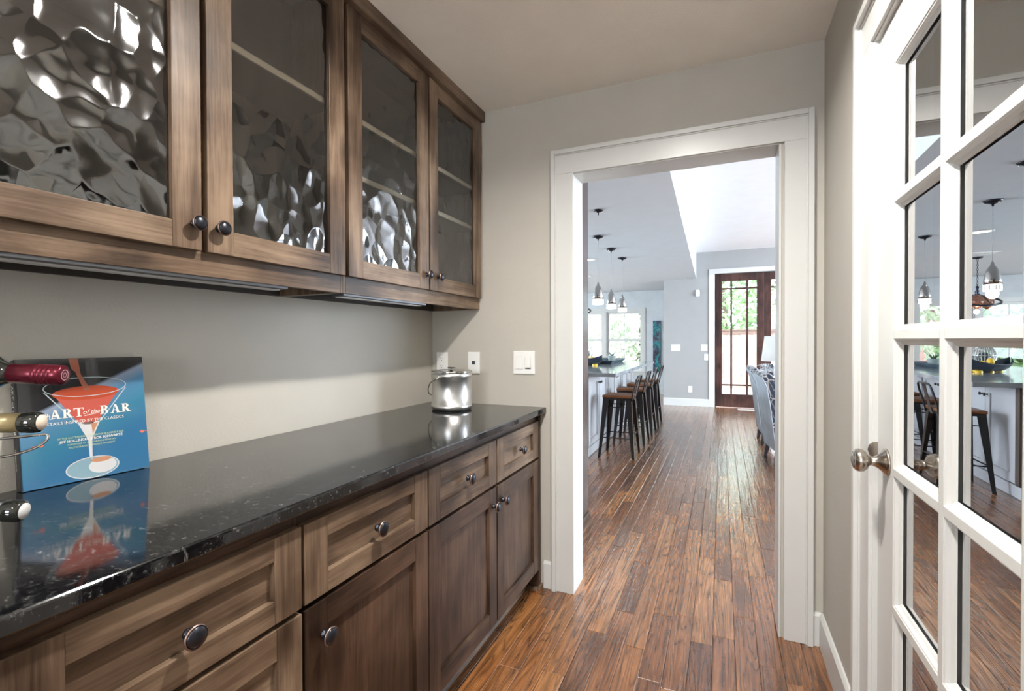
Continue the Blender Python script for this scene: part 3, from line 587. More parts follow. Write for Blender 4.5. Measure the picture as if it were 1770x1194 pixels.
# diagonal boundary between the black backdrop and the blue surface
dn = node(bN, 'ShaderNodeMath', operation='MULTIPLY_ADD'); dn.inputs[1].default_value = -.42; bL.new(sx.outputs['Y'], dn.inputs[0]); bL.new(sx.outputs['Z'], dn.inputs[2])
cr = ramp(bN, [(.0, (.03, .135, .27)), (.22, (.035, .17, .27)), (.42, (.08, .20, .34)), (.505, (.24, .30, .40)), (.535, (.012, .012, .014)), (1, (.012, .012, .014))])
bL.new(dn.outputs[0], cr.inputs['Fac']); bnz = node(bN, 'ShaderNodeTexNoise', Scale=5.0, Detail=2.0); bL.new(tcn.outputs['Generated'], bnz.inputs['Vector'])
bmx = node(bN, 'ShaderNodeMix', data_type='RGBA', blend_type='OVERLAY'); bmx.inputs['Factor'].default_value = .35; bL.new(cr.outputs['Color'], bmx.inputs['A']); bL.new(bnz.outputs['Color'], bmx.inputs['B']); bL.new(cr.outputs['Color'], bb_.inputs['Base Color'])
TH = .026
bbox(0, BW, 0, BH, -.0025, 0, 'front_cover', bm_, .0006)
bbox(0, BW, 0, BH, -TH, -TH+.0025, 'back_cover', BLACK, .0006)
bbox(.006, BW-.005, .005, BH-.005, -TH+.0026, -.0026, 'pages', plain('paper', (.30, .30, .28), .8), 0)
sp = bbox(-.002, .0035, 0, BH, -TH, 0, 'spine', BLACK, .0015)
def flat(poly, n, name, m, par=bt):
    b = MB(); b.quad([bp(u, v, n) for u, v in poly]); return b.build(name, m, par, fix=False)
def ell(cu, cv, ru, rv, a0=0, a1=360, n=40): return [(cu+ru*math.cos(R_(a0+(a1-a0)*i/n)), cv+rv*math.sin(R_(a0+(a1-a0)*i/n))) for i in range(n+(0 if abs(a1-a0) == 360 else 1))]
RED = plain('print_red_drink', (.38, .055, .02), .25); PINK = plain('print_pink_drink', (.46, .085, .06), .25); STREAM = plain('print_pour', (.30, .09, .05), .25); WHITEP = plain('print_white', (.75, .73, .68), .3)
GLASSW = plain('print_glass_highlight', (.42, .48, .50), .3); GLASSD = plain('print_glass_foot', (.20, .32, .38), .3); FOOTW = plain('print_foot_glare', (.55, .55, .56), .3); GREEN = plain('print_green_text', (.45, .55, .32), .3); ORN = plain('print_coral', (.65, .16, .10), .3); GOLD = plain('print_tan_glare', (.45, .22, .12), .3)
cu = .126; rimv = .230; ru = .082
def ring(cu_, cv_, ru_, rv_, w, n, name, m):
    o_ = ell(cu_, cv_, ru_, rv_); i_ = ell(cu_, cv_, ru_-w, rv_-w*.8); b = MB()
    for k_ in range(len(o_)):
        k2 = (k_+1) % len(o_); b.quad([bp(*o_[k_], n), bp(*o_[k2], n), bp(*i_[k2], n), bp(*i_[k_], n)])
    return b.build(name, m, bt, fix=False)
flat([(cu-.060, rimv-.026), (cu+.060, rimv-.026), (cu+.020, rimv-.088), (cu+.004, rimv-.098), (cu-.008, rimv-.098), (cu-.022, rimv-.088)], .0003, 'printed_drink', PINK)
flat(ell(cu, rimv-.020, .066, .017), .0004, 'printed_drink_top', RED)
ring(cu, rimv-.005, ru, .024, .0022, .0005, 'printed_glass_rim', GLASSW)
flat([(cu-ru, rimv-.012), (cu-ru+.004, rimv-.014), (cu-.020, rimv-.094), (cu-.024, rimv-.092)], .0005, 'printed_glass_edge', GLASSW)
flat([(cu+ru, rimv-.012), (cu+ru-.004, rimv-.014), (cu+.020, rimv-.094), (cu+.024, rimv-.092)], .0005, 'printed_glass_edge', GLASSW)
flat([(cu-.022, rimv-.092), (cu+.022, rimv-.092), (cu+.004, rimv-.135), (cu+.0025, rimv-.190), (cu-.0025, rimv-.190), (cu-.004, rimv-.135)], .0003, 'printed_stem', FOOTW)
flat([(cu+.004, rimv-.096), (cu+.018, rimv-.095), (cu+.006, rimv-.122)], .0005, 'printed_stem_shade', GOLD)
flat([(cu-.032, BH-.001), (cu-.014, BH-.001), (cu-.010, BH-.04), (cu+.008, rimv-.014), (cu-.006, rimv-.014), (cu-.020, BH-.035), (cu-.028, BH-.025)], .0006, 'printed_pour', STREAM)
flat(ell(cu+.003, rimv-.203, .053, .026), .0003, 'printed_foot', GLASSD); ring(cu+.003, rimv-.203, .053, .026, .0025, .0005, 'printed_foot_rim', FOOTW)
flat(ell(cu+.022, rimv-.202, .028, .018), .0004, 'printed_foot_glare', FOOTW); flat(ell(cu+.020, rimv-.187, .02, .006), .0006, 'printed_foot_tint', GOLD)
# lettering
def rot_frame(): 
    m3 = Matrix((eu, ev, en)).transposed().to_4x4(); return m3
def text(s, u, v, size, m, n=.0007, align='LEFT', name='lettering', sxx=1.0, bold=0, shear=0, rot=0):
    c = bpy.data.curves.new(name, 'FONT'); c.body = s; c.size = size; c.align_x = align; c.resolution_u = 2; c.offset = bold; c.shear = shear
    tmp = bpy.data.objects.new('tmp', c); COL.objects.link(tmp); dg = bpy.context.evaluated_depsgraph_get(); me = bpy.data.meshes.new_from_object(tmp.evaluated_get(dg)); bpy.data.objects.remove(tmp)
    me.name = name; cr_, sr_ = math.cos(rot), math.sin(rot)
    for vv in me.vertices:
        x_, y_ = vv.co.x*sxx, vv.co.y; q = bp(u+x_*cr_-y_*sr_, v+x_*sr_+y_*cr_, n); vv.co = q-WLOC[bt.name]
    me.materials.clear(); me.materials.append(m); ob = bpy.data.objects.new(name, me); COL.objects.link(ob); ob.parent = bt
    return ob
def serif_word(word, u, v, h, m, n=.0008, wf=1.0):
    """roman capitals with thick/thin strokes and slab serifs"""
    b = MB(); x = u; T1 = h*.20; T2 = h*.085; sr = h*.075
    def rect(x0, y0, x1, y1): b.quad([bp(x0, y0, n), bp(x1, y0, n), bp(x1, y1, n), bp(x0, y1, n)])
    def para(p): b.quad([bp(*q, n) for q in p])
    def arc(cx, cy, rx, ry, w, a0, a1):
        N_ = 12
        for k_ in range(N_):
            a = R_(a0+(a1-a0)*k_/N_); c2 = R_(a0+(a1-a0)*(k_+1)/N_)
            def P_(t_, out): 
                ww = (w if abs(math.cos(t_)) > .5 else T2)*(0 if out else 1); return (cx+(rx-ww)*math.cos(t_), cy+(ry-min(ww, T2*1.2 if abs(math.sin(t_)) > .5 else ww))*math.sin(t_))
            para([P_(a, 1), P_(c2, 1), P_(c2, 0), P_(a, 0)])
    for ch in word:
        if ch == 'A':
            w = h*.86; para([(x+w*.5-T2*.6, v+h), (x+w*.5+T1*.5, v+h), (x+w*.92, v), (x+w*.92-T1*1.15, v)]); para([(x+w*.5-T2*.8, v+h), (x+w*.5+T2*.2, v+h), (x+w*.14+T2, v), (x+w*.14, v)])
            rect(x+w*.28, v+h*.3, x+w*.7, v+h*.3+T2); rect(x, v, x+w*.33, v+sr); rect(x+w*.62, v, x+w*1.05, v+sr)
        elif ch in 'RBP':
            w = h*.78; rect(x+h*.1, v, x+h*.1+T1, v+h); rect(x, v, x+h*.42, v+sr); rect(x, v+h-sr, x+h*.4, v+h)
            cx_ = x+w*.48; arc(cx_, v+h*.745, w*.36, h*.255, T1, -90, 90); rect(x+h*.2, v+h-T2, cx_, v+h); rect(x+h*.2, v+h*.49, cx_, v+h*.49+T2)
            if ch == 'B': arc(cx_, v+h*.26, w*.42, h*.26, T1, -90, 90); rect(x+h*.2, v, cx_, v+T2)
            if ch == 'R': para([(cx_-T2, v+h*.52), (cx_+T1*.7, v+h*.52), (x+w*1.0, v), (x+w*1.0-T1*1.2, v)]); rect(x+w*.78, v, x+w*1.12, v+sr)
        elif ch == 'T':
            w = h*.80; rect(x+w*.5-T1/2, v, x+w*.5+T1/2, v+h); rect(x, v+h-T2*1.2, x+w, v+h); rect(x+w*.26, v, x+w*.74, v+sr); rect(x, v+h*.74, x+sr, v+h); rect(x+w-sr, v+h*.74, x+w, v+h)
        x += w+h*.10
    b2 = MB(); P0 = bp(u, 0, 0)
    for q in b.v:
        d_ = (Vector(q)-P0).dot(eu); b2.v.append(tuple(Vector(q)+eu*(d_*(wf-1))))
    b2.f, b2.m, b2.sm = b.f, b.m, b.sm; b2.build('title_lettering', m, bt, fix=False); return x
tv = .1545
text('The', .034, tv, .019, WHITEP, shear=.25)
serif_word('ART', .053, tv-.001, .0215, WHITEP, wf=1.13)
text('of the', .114, tv+.004, .0145, WHITEP, shear=.35); flat([(.118, tv-.001), (.144, tv+.003), (.144, tv+.0042), (.118, tv+.0005)], .0008, 'title_flourish', WHITEP)
serif_word('BAR', .149, tv-.001, .0215, WHITEP, wf=1.13)
text('COCKTAILS INSPIRED BY THE CLASSICS', .024, tv-.0155, .0098, WHITEP, sxx=1.0, bold=.0)
text('BY THE BARTENDERS OF ABSINTHE BRASSERIE & BAR', cu+.004, .103, .0062, GREEN, align='CENTER', sxx=.88)
text('JEFF HOLLINGER & ROB SCHWARTZ', cu+.004, .0945, .0084, WHITEP, align='CENTER', sxx=.92, bold=.00012)
text('FOREWORD BY GRUDGEANNE BERKHAN', cu+.004, .087, .0056, GREEN, align='CENTER', sxx=.9)
text('PHOTOGRAPHS BY FRANKIE FRANKENY', cu+.004, .0795, .0056, GREEN, align='CENTER', sxx=.9)
for u0, d_ in ((.036, 1), (.236, -1)):
    flat([(u0-d_*.017, .0955), (u0+d_*.006, .0965), (u0-d_*.017, .0975)], .0008, 'cover_ornament', ORN); flat([(u0-.006, .0965), (u0, .101), (u0+.006, .0965), (u0, .092)], .0009, 'cover_ornament', ORN)
# spine lettering
def spine_text(s, v, size):
    c = bpy.data.curves.new('spine_lettering', 'FONT'); c.body = s; c.size = size; tmp = bpy.data.objects.new('tmp', c); COL.objects.link(tmp); dg = bpy.context.evaluated_depsgraph_get(); me = bpy.data.meshes.new_from_object(tmp.evaluated_get(dg)); bpy.data.objects.remove(tmp)
    for vv in me.vertices: q = A-eu*.0024+en*(-TH*.75+vv.co.y)+ev*(v-vv.co.x); vv.co = q-WLOC[bt.name]
    me.materials.clear(); me.materials.append(WHITEP); ob = bpy.data.objects.new('spine_lettering', me); COL.objects.link(ob); ob.parent = bt
spine_text('The ART of the BAR', .27, .017); spine_text('HOLLINGER', .095, .009)

# wine rack and bottles
def bottle(tip, direc, label, capmat, endmat, glassm, kind):
    d = Vector(direc).normalized(); tip = Vector(tip); base = tip-d*.30
    t = thing('wine_bottle', base, label, 'bottle', rz=0)
    MB().lathe([(.001, .004), (.030, .001), (.037, .006), (.038, .02), (.038, .175), (.036, .192), (.028, .208), (.018, .221), (.0148, .232), (.0142, .285)], base, d, 32).build('glass', glassm, t)
    c = MB()
    if kind == 'screw':
        pr = [(.0150, .228), (.0152, .262)]
        for k_ in range(4): pr += [(.0152, .264+k_*.006), (.0160, .2655+k_*.006), (.0160, .2685+k_*.006), (.0152, .2695+k_*.006)]
        pr += [(.0158, .290), (.0155, .298), (.0135, .300), (.001, .300)]; c.lathe(pr, base, d, 32).build('screw_cap', capmat, t)
        mk = MB(); 
        for r0, r1 in ((.0085, .0075), (.004, .0032)):
            mk.lathe([(r0, .3003), (r1, .3003)], base, d, 20, caps=False)
        mk.build('cap_emblem', plain('cap_emblem_pale', (.6, .35, .42), .4), t)
    else:
        c.lathe([(.0150, .225), (.0150, .276)], base, d, 32, 0).build('foil', capmat, t)
        MB().lathe([(.0148, .274), (.0162, .277), (.0165, .290), (.0155, .297), (.0125, .299)], base, d, 32).build('bottle_lip', glassm, t)
        MB().lathe([(.0001, .290), (.0118, .2905), (.0118, .3005), (.0001, .301)], base, d, 24).build('cork', endmat, t)
    return t
DG = plain('black_bottle_glass', (.012, .014, .012), .06, coat=.5); BURG = plain('burgundy_foil', (.11, .008, .02), .3, metal=.6); GOLDF = plain('gold_foil', (.38, .31, .17), .35, metal=.5)
CORK = plain('pale_cork', (.66, .56, .46), .7); CORKG = plain('grey_cork', (.55, .55, .56), .6)
bottle((.525, -1.866, 1.190), (.80, .60, -.06), 'dark wine bottle with a burgundy screw cap, top of the rack', BURG, None, DG, 'screw')
bottle((.50, -1.884, 1.117), (.80, .60, -.02), 'wine bottle with a gold foil neck and pale cork, middle of the rack', GOLDF, CORK, DG, 'cork')
bottle((.50, -1.906, .985), (.80, .60, -.10), 'black-necked wine bottle with a grey cork, lowest in the rack', BLACK, CORKG, DG, 'cork')
t = thing('wine_rack', (.33, -2.03, .907), 'chrome wire countertop wine rack holding three bottles', 'rack')
dd = Vector((.80, .60, 0)).normalized(); pp_ = Vector((-.60, .80, 0))
def dloop(c, w, h, d, m=.0022):
    # flat bar above, round cradle below, in the plane across the bottle
    c = Vector(c); pts = []
    for i in range(21):
        a = math.pi+math.pi*i/20; pts.append(c+d*(math.cos(a)*w)+Vector((0, 0, math.sin(a)*h)))
    pts.append(c+d*(w*.93)+Vector((0, 0, .003)))
    pts.append(c-d*(w*.93)+Vector((0, 0, .003)))
    MB().tube(pts, m, 8, closed=True).build('cradle_loop', CHROME, t)
for dist in (.075,):
    pass
dloop((.395, -1.90, 1.082), .062, .027, Vector((.35, .93, 0)).normalized())
dloop((.40, -1.955, 1.168), .05, .022, Vector((.35, .93, 0)).normalized())
dloop((.40, -1.955, .962), .05, .03, Vector((.35, .93, 0)).normalized())
for q in (-.20, -.06):
    c0 = Vector((.50, -1.90, 0))+dd*(q); 
    for s_ in (-1, 1):
        MB().tube([c0+pp_*s_*.055+Vector((0, 0, .909)), c0+pp_*s_*.055+Vector((0, 0, 1.24))], .0028, 8).build('upright', CHROME, t) if q < -.1 else None
    for zz in (1.13, 1.06, .945): 
        if q < -.1: MB().tube([c0-pp_*.055+Vector((0, 0, zz)), c0+pp_*.055+Vector((0, 0, zz))], .0022, 8).build('crossbar', CHROME, t)

# recessed ceiling light of the pantry, and the added fill can to its rear
for (cx, cy), lab in ((CAN1, 'round recessed ceiling light in front of the doorway'), (CAN_FILL, 'round fill light added in the ceiling at the unseen rear of the passage')):
    t = thing('recessed_light', (cx, cy, H-.01), lab, 'light')
    MB().lathe([(.055, H-.001), (.085, H-.001), (.085, H-.006), (.058, H-.009), (.055, H-.001)], (cx, cy, 0), n=40, caps=False).build('trim_ring', TRIM, t)

# ================================================================== KITCHEN AND LIVING ROOM SHELL
XBm0, XBm1 = 1.155, 1.04     # edge where the low kitchen ceiling ends (slightly skewed)
def bx(y): return XBm0+(XBm1-XBm0)*(y-1.05)/(7.35-1.05)
b = MB(); y0, y1 = .14, FY; b.hexa([(-5, y0, KC), (bx(y0), y0, KC), (bx(y1), y1, KC), (-5, y1, KC), (-5, y0, LC+.1), (bx(y0), y0, LC+.1), (bx(y1), y1, LC+.1), (-5, y1, LC+.1)])
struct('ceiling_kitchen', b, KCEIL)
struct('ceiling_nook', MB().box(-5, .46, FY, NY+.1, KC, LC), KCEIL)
struct('ceiling_living', MB().box(.9, 7.2, .1, FY+.2, LC, LC+.1), plain('living_ceiling_paint', (.80, .81, .82), .8, bump=.3, bscale=130, var=.02))
# walls
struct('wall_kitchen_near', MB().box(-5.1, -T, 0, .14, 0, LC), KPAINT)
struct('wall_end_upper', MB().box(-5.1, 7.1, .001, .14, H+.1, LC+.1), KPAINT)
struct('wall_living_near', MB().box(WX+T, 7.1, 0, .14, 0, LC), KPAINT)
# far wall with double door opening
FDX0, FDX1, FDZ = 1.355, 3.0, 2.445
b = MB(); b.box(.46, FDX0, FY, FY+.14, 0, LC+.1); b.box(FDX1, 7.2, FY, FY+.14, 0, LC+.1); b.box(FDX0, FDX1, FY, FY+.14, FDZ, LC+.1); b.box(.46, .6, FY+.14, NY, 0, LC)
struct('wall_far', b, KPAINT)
# nook window wall
WZ0, WZ1 = .52, 1.90; wins = [(-1.03, -.22), (-1.95, -1.14), (-2.87, -2.06), (-3.9, -3.1)]
b = MB(); b.box(-5.1, .6, NY, NY+.14, 0, WZ0); b.box(-5.1, .6, NY, NY+.14, WZ1, LC); ex = [-5.1]+sorted([q for w in wins for q in w])+[.6]
for i in range(0, len(ex), 2): b.box(ex[i], ex[i+1], NY, NY+.14, WZ0, WZ1)
struct('wall_nook', b, plain('nook_paint', (.52, .55, .57), .6))
# side walls with window openings
b = MB(); b.box(-5.1, -5, 0, NY, 0, .7); b.box(-5.1, -5, 0, NY, 2.2, LC); b.box(-5.1, -5, 0, 1.95, .7, 2.2); b.box(-5.1, -5, 6.45, NY+.1, .7, 2.2); struct('wall_kitchen_left', b, KPAINT)
b = MB(); b.box(7, 7.1, 0, FY, 0, .3); b.box(7, 7.1, 0, FY, 2.7, LC); b.box(7, 7.1, 0, .85, .3, 2.7); b.box(7, 7.1, 6.35, FY+.1, .3, 2.7); struct('wall_living_right', b, KPAINT)
def win(n, x0, x1):
    t = thing('window_%d' % n, ((x0+x1)/2, NY, WZ0), kind='structure'); f = .045; y = NY+.03
    b = MB(); b.box(x0, x0+f, y, y+.05, WZ0, WZ1); b.box(x1-f, x1, y, y+.05, WZ0, WZ1); b.box(x0+f, x1-f, y, y+.05, WZ0, WZ0+f); b.box(x0+f, x1-f, y, y+.05, WZ1-f, WZ1); b.box(x0+f, x1-f, y, y+.05, 1.215, 1.27); b.build('window_frame', TRIM, t, .002)
    xm = (x0+x1)/2
    for a, e in ((WZ0+f, 1.215), (1.27, WZ1-f)):
        MB().box(xm-.01, xm+.01, y+.01, y+.04, a, e).build('muntin', TRIM, t)
        for p, q in ((x0+f, xm-.01), (xm+.01, x1-f)):
            g = MB(); g.quad([(p, y+.025, a), (q, y+.025, a), (q, y+.025, e), (p, y+.025, e)]); g.build('glass_pane', CLEAR, t, fix=False)
for i, (a, e) in enumerate(wins): win(i+1, a, e)
b = MB(); b.box(-3.98, -.14, NY-.018, NY, WZ1, WZ1+.09); b.box(-4.02, -.10, NY-.05, NY, WZ0-.025, WZ0); b.box(-3.98, -.14, NY-.018, NY, WZ0-.105, WZ0-.025)
for q in (-.22, -1.12, -2.04, -3.08): b.box(q if q == -.22 else q-.025+.0, q+.08 if q == -.22 else q+.07, NY-.016, NY, WZ0, WZ1)
struct('trim_7', b, TRIM, .002)

# ---- far double door
dd_ = thing('door_2', (2.17, FY+.06, 0), kind='structure')
def leaf(x0, x1, px):
    y0, y1 = FY+.04, FY+.085; zt = 2.4445
    zr = [(.246, .40), (.425, 2.155), (2.185, 2.306)]
    b = MB(); b.box(x0, px[0][0], y0, y1, .01, zt); b.box(px[-1][1], x1, y0, y1, .01, zt); b.box(px[0][0], px[-1][1], y0, y1, .01, zr[0][0]); b.box(px[0][0], px[-1][1], y0, y1, zr[-1][1], zt); b.build('door_leaf', DOORW, dd_, .003)
    for i in range(2):
        MB().box(px[i][1], px[i+1][0], y0, y1, zr[0][0], zr[-1][1]).build('muntin', DOORW, dd_)
        for (p, q) in px: MB().box(p, q, y0, y1, zr[i][1], zr[i+1][0]).build('muntin', DOORW, dd_)
    for (p, q) in px:
        for (a, e) in zr:
            g = MB(); g.quad([(p, y0+.02, a), (q, y0+.02, a), (q, y0+.02, e), (p, y0+.02, e)]); g.build('glass_pane', CLEAR, dd_, fix=False)
leaf(1.3738, 2.1672, [(1.482, 1.62), (1.652, 1.88), (1.914, 2.052)])
leaf(2.1676, 2.9612, [(2.28, 2.418), (2.45, 2.678), (2.712, 2.85)])
b = MB(); b.box(1.355, 1.3735, FY+.0, FY+.14, 0, 2.445); b.box(2.9615, 3.0, FY, FY+.14, 0, 2.445); struct('trim_8', b, DOORW)
b = MB(); b.box(1.262, 1.36, FY-.02, FY, 0, 2.45); b.box(2.995, 3.09, FY-.02, FY, 0, 2.45); b.box(1.262, 3.09, FY-.02, FY, 2.45, 2.535); struct('trim_9', b, TRIM, .003)
b = MB(); b.prism([(FY-q[0], q[1]) for q in base_prof(.016, .14)], 0, .455, 1.262); struct('baseboard_far', b, TRIM)
b = MB(); b.prism([(NY-q[0], q[1]) for q in base_prof(.016, .14)], 0, -5, .46); struct('baseboard_nook', b, TRIM)

rrect_plate(.678, 1.092, .165, .115, FY-.0005, -1, 'light_switch', 'white triple switch plate, left one on the far grey wall', [('rocker', -.047), ('rocker', 0), ('rocker', .047)])
rrect_plate(1.18, 1.092, .115, .115, FY-.0005, -1, 'light_switch', 'white double switch plate beside the far wooden door', [('rocker', -.024), ('rocker', .024)])
rrect_plate(1.215, .92, .07, .115, FY-.0005, -1, 'light_switch', 'white single switch plate just below the one beside the far wooden door', [('rocker', 0)])
rrect_plate(.936, .315, .07, .115, FY-.0005, -1, 'power_outlet', 'white power outlet low on the far grey wall', [('outlet', 0)])
t = thing('motion_sensor', (1.067, FY, 2.04), 'small white motion sensor high on the far grey wall', 'sensor')
MB().box(1.035, 1.10, FY-.045, FY-.0005, 2.045, 2.165).build('housing', PLATE, t, .012); MB().box(1.045, 1.09, FY-.049, FY-.0455, 2.06, 2.115).build('lens', plain('sensor_lens', (.6, .6, .6), .2), t, .003)
t = thing('floor_vent', (1.9, 7.18, 0), 'pale floor vent grille in front of the far wooden door', 'vent')
b = MB(); b.box(1.74, 2.05, 7.10, 7.115, .0003, .006); b.box(1.74, 2.05, 7.205, 7.22, .0003, .006); b.box(1.74, 1.755, 7.115, 7.205, .0003, .006); b.box(2.035, 2.05, 7.115, 7.205, .0003, .006); b.build('frame', PLATE, t)
b = MB(); [b.box(1.76+.02*i, 1.768+.02*i, 7.115, 7.205, .0003, .005) for i in range(14)]; b.build('louvres', PLATE, t)

# tall cabinet just beyond the doorway on the left
t = thing('tall_cabinet', (.35, .53, 0), 'tall dark stained cabinet side just through the doorway on the left', 'cabinet')
MB().box(.0, .646, .145, .915, 0, KC-.002).build('body', stained_wood('tall_alder', 2, ((.03, .02, .02), (.06, .042, .04), (.1, .075, .07)), .25), t, .002)
b = MB(); b.prism([(.6465, 0), (.660, 0), (.660, .07), (.652, .085), (.6465, .085)], 1, .15, .925); b.build('shoe_moulding', WY, t)

# ================================================================== ISLAND
ISL = plain('island_grey_paint', (.50, .515, .54), .42, var=.02)
t = thing('kitchen_island', (-.2, 4.05, 0), 'pale grey painted kitchen island with shaker doors, behind the bar stools', 'island')
IX = .17
b = MB(); b.box(-.85, IX, 2.65, 5.42, .1, .868); b.build('body', ISL, t, .002)
b = MB(); b.box(-.83, IX-.03, 2.68, 5.39, 0, .1); b.box(-.85, IX+.008, 2.64, 5.43, 0.0, .095); b.build('plinth', ISL, t, .004)
MI = (ISL, ISL, ISL)
for (a, m_, e) in ((2.70, 3.165, 3.62), (3.66, 4.12, 4.57), (4.61, 5.03, 5.40)):
    for (p, q, ky) in ((a, m_-.004, m_-.04), (m_+.004, e, m_+.04)):
        d = shaker(t, 'door', IX+.02, p, q, .115, .85, fw=.07, fh=.07, mats=MI)
        b = MB().lathe([(.006, 0), (.006, .014), (.014, .018), (.015, .026), (.009, .03), (.001, .031)], (IX+.02, ky, .765), (1, 0, 0), 16); b.build('knob', BLACK, d)
# near end panels (flat frame)
b = MB(); b.box(-.85, -.77, 2.632, 2.65, .1, .868); b.box(IX-.08, IX, 2.632, 2.65, .1, .868); b.box(-.77, IX-.08, 2.632, 2.65, .78, .868); b.box(-.77, IX-.08, 2.632, 2.65, .1, .2); b.box(-.37, -.29, 2.632, 2.65, .2, .78); b.build('end_panel', ISL, t, .001)
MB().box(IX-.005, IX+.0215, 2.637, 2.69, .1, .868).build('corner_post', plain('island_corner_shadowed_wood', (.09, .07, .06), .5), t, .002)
b = MB(); b.box(-.95, .505, 2.54, 5.5, .870, .908); o = b.build('island_countertop', plain('grey_polished_stone', (.26, .29, .31), .09, var=.25, spec=.8), None, .004)
tag(o, 'polished grey stone countertop lying on the kitchen island', 'countertop')

# items on the island
TZ = .9085
t = thing('serving_tray', (-.08, 4.8, TZ), 'long dark slate-blue tray on the kitchen island', 'tray')
b = MB(); P = lambda hx, hy, z: [(-.08-hx, 4.8-hy, z), (-.08+hx, 4.8-hy, z), (-.08+hx, 4.8+hy, z), (-.08-hx, 4.8+hy, z)]
lo, hi, li, hi2 = P(.15, .42, TZ), P(.19, .52, TZ+.05), P(.14, .41, TZ+.006), P(.18, .505, TZ+.052)
b.quad(lo[::-1]); 
for k_ in range(4):
    k2 = (k_+1) % 4; b.quad([lo[k_], lo[k2], hi[k2], hi[k_]]); b.quad([hi[k_], hi[k2], hi2[k2], hi2[k_]]); b.quad([hi2[k_], hi2[k2], li[k2], li[k_]])
b.quad(li); b.build('tray_body', plain('slate_blue_lacquer', (.045, .075, .10), .25), t)
t = thing('potted_succulent', (-.05, 5.02, TZ+.006), 'small grey-green pot with a spiky plant on the island tray', 'plant')
MB().lathe([(.001, 0), (.045, 0), (.052, .02), (.066, .085), (.07, .09), (.064, .09), (.055, .07), (.001, .068)], (-.05, 5.02, TZ+.0065), n=24).build('pot', plain('celadon_pot', (.38, .44, .43), .4), t)
b = MB()
for i in range(11):
    a = i*2.4; l = .05+.03*(i % 3); b.tube([(-.05, 5.02, TZ+.07), (-.05+math.cos(a)*l*.4, 5.02+math.sin(a)*l*.4, TZ+.1+l*.3), (-.05+math.cos(a)*l*.9, 5.02+math.sin(a)*l*.9, TZ+.1+l*.8)], .005, 5, rs=[.006, .005, .001])
b.build('leaves', leafy('succulent_green', (.05, .1, .07), (.12, .18, .12)), t)
# boat shaped fruit bowl
BC = Vector((-.17, 4.02, TZ)); bd = Vector((-.72, .69, 0)).normalized(); bn = Vector((.69, .72, 0))
def boat(s_, thick):
    vs = []
    for i in range(25):
        u = -1+2*i/24; w = (1-abs(u)**2.4)*.125+.004; l = u*.36; rz_ = .075+.035*abs(u)**3+.03*u*u; zb = .0+.075*abs(u)**2.6
        r_ = []
        for j in range(13):
            a = -1+2*j/12; r_.append(BC+bd*l+bn*(w*a*(1-thick*.06))+Vector((0, 0, zb+(rz_-zb)*abs(a)**2.2+thick*.006)))
        vs.append(r_)
    return vs
b = MB(); g0, g1 = boat(1, 0), boat(1, 1)
for G in (g0, g1):
    for i in range(24):
        for j in range(12): b.quad([G[i][j], G[i+1][j], G[i+1][j+1], G[i][j+1]], smooth=True)
for i in range(24):
    for j in (0, 12): b.quad([g0[i][j], g0[i+1][j], g1[i+1][j], g1[i][j]])
tag(b.build('fruit_bowl', plain('dark_glazed_bowl', (.03, .04, .06), .18), fix=False), 'long dark boat-shaped bowl holding yellow lemons on the island', 'bowl')
lem = MB().sphere((0, 0, 0), .03, 14, 10, 0, (1, 1, 1.25)); lem = lem.build('lemon', plain('lemon_yellow', (.80, .52, .03), .4, bump=.3, bscale=90))
lpos = [(-.17, 0, .055), (-.10, .02, .055), (-.03, -.03, .05), (.04, .02, .055), (.11, -.01, .055), (.18, .01, .06), (-.06, .03, .09), (.08, .01, .09), (-.13, -.03, .085), (.02, -.01, .1)]
lw = ['far left end', 'left part', 'centre front', 'centre', 'right part', 'far right end', 'upper left', 'upper right', 'raised at left', 'topmost']
for i, (l, w, z) in enumerate(lpos):
    o = lem if i == 0 else lem.copy()
    if i: COL.objects.link(o)
    o.location = BC+bd*l+bn*w+Vector((0, 0, z-.02)); o.rotation_euler = (rnd.uniform(0, 3), rnd.uniform(0, 3), rnd.uniform(0, 3)); tag(o, 'yellow lemon piled in the dark boat-shaped bowl', 'fruit', 'lemons in the boat-shaped bowl')
# silver openwork sculpture (bird-like vase)
t = thing('openwork_vase', (-.33, 4.55, TZ), 'silvery openwork curved vase standing behind the fruit bowl', 'vase')
b = MB().lathe([(.001, 0), (.05, 0), (.055, .02), (.085, .08), (.10, .15), (.085, .21), (.045, .25), (.03, .28), (.04, .30)], (-.33, 4.55, TZ), n=22)
o = b.build('vase_body', plain('silver_lattice', (.55, .55, .52), .3, metal=.6), t); md = o.modifiers.new('wire', 'WIREFRAME'); md.thickness = .009
MB().sphere((-.33, 4.55, TZ+.125), .062, 14, 10).build('vase_core', plain('dark_core', (.05, .07, .07), .3), t)

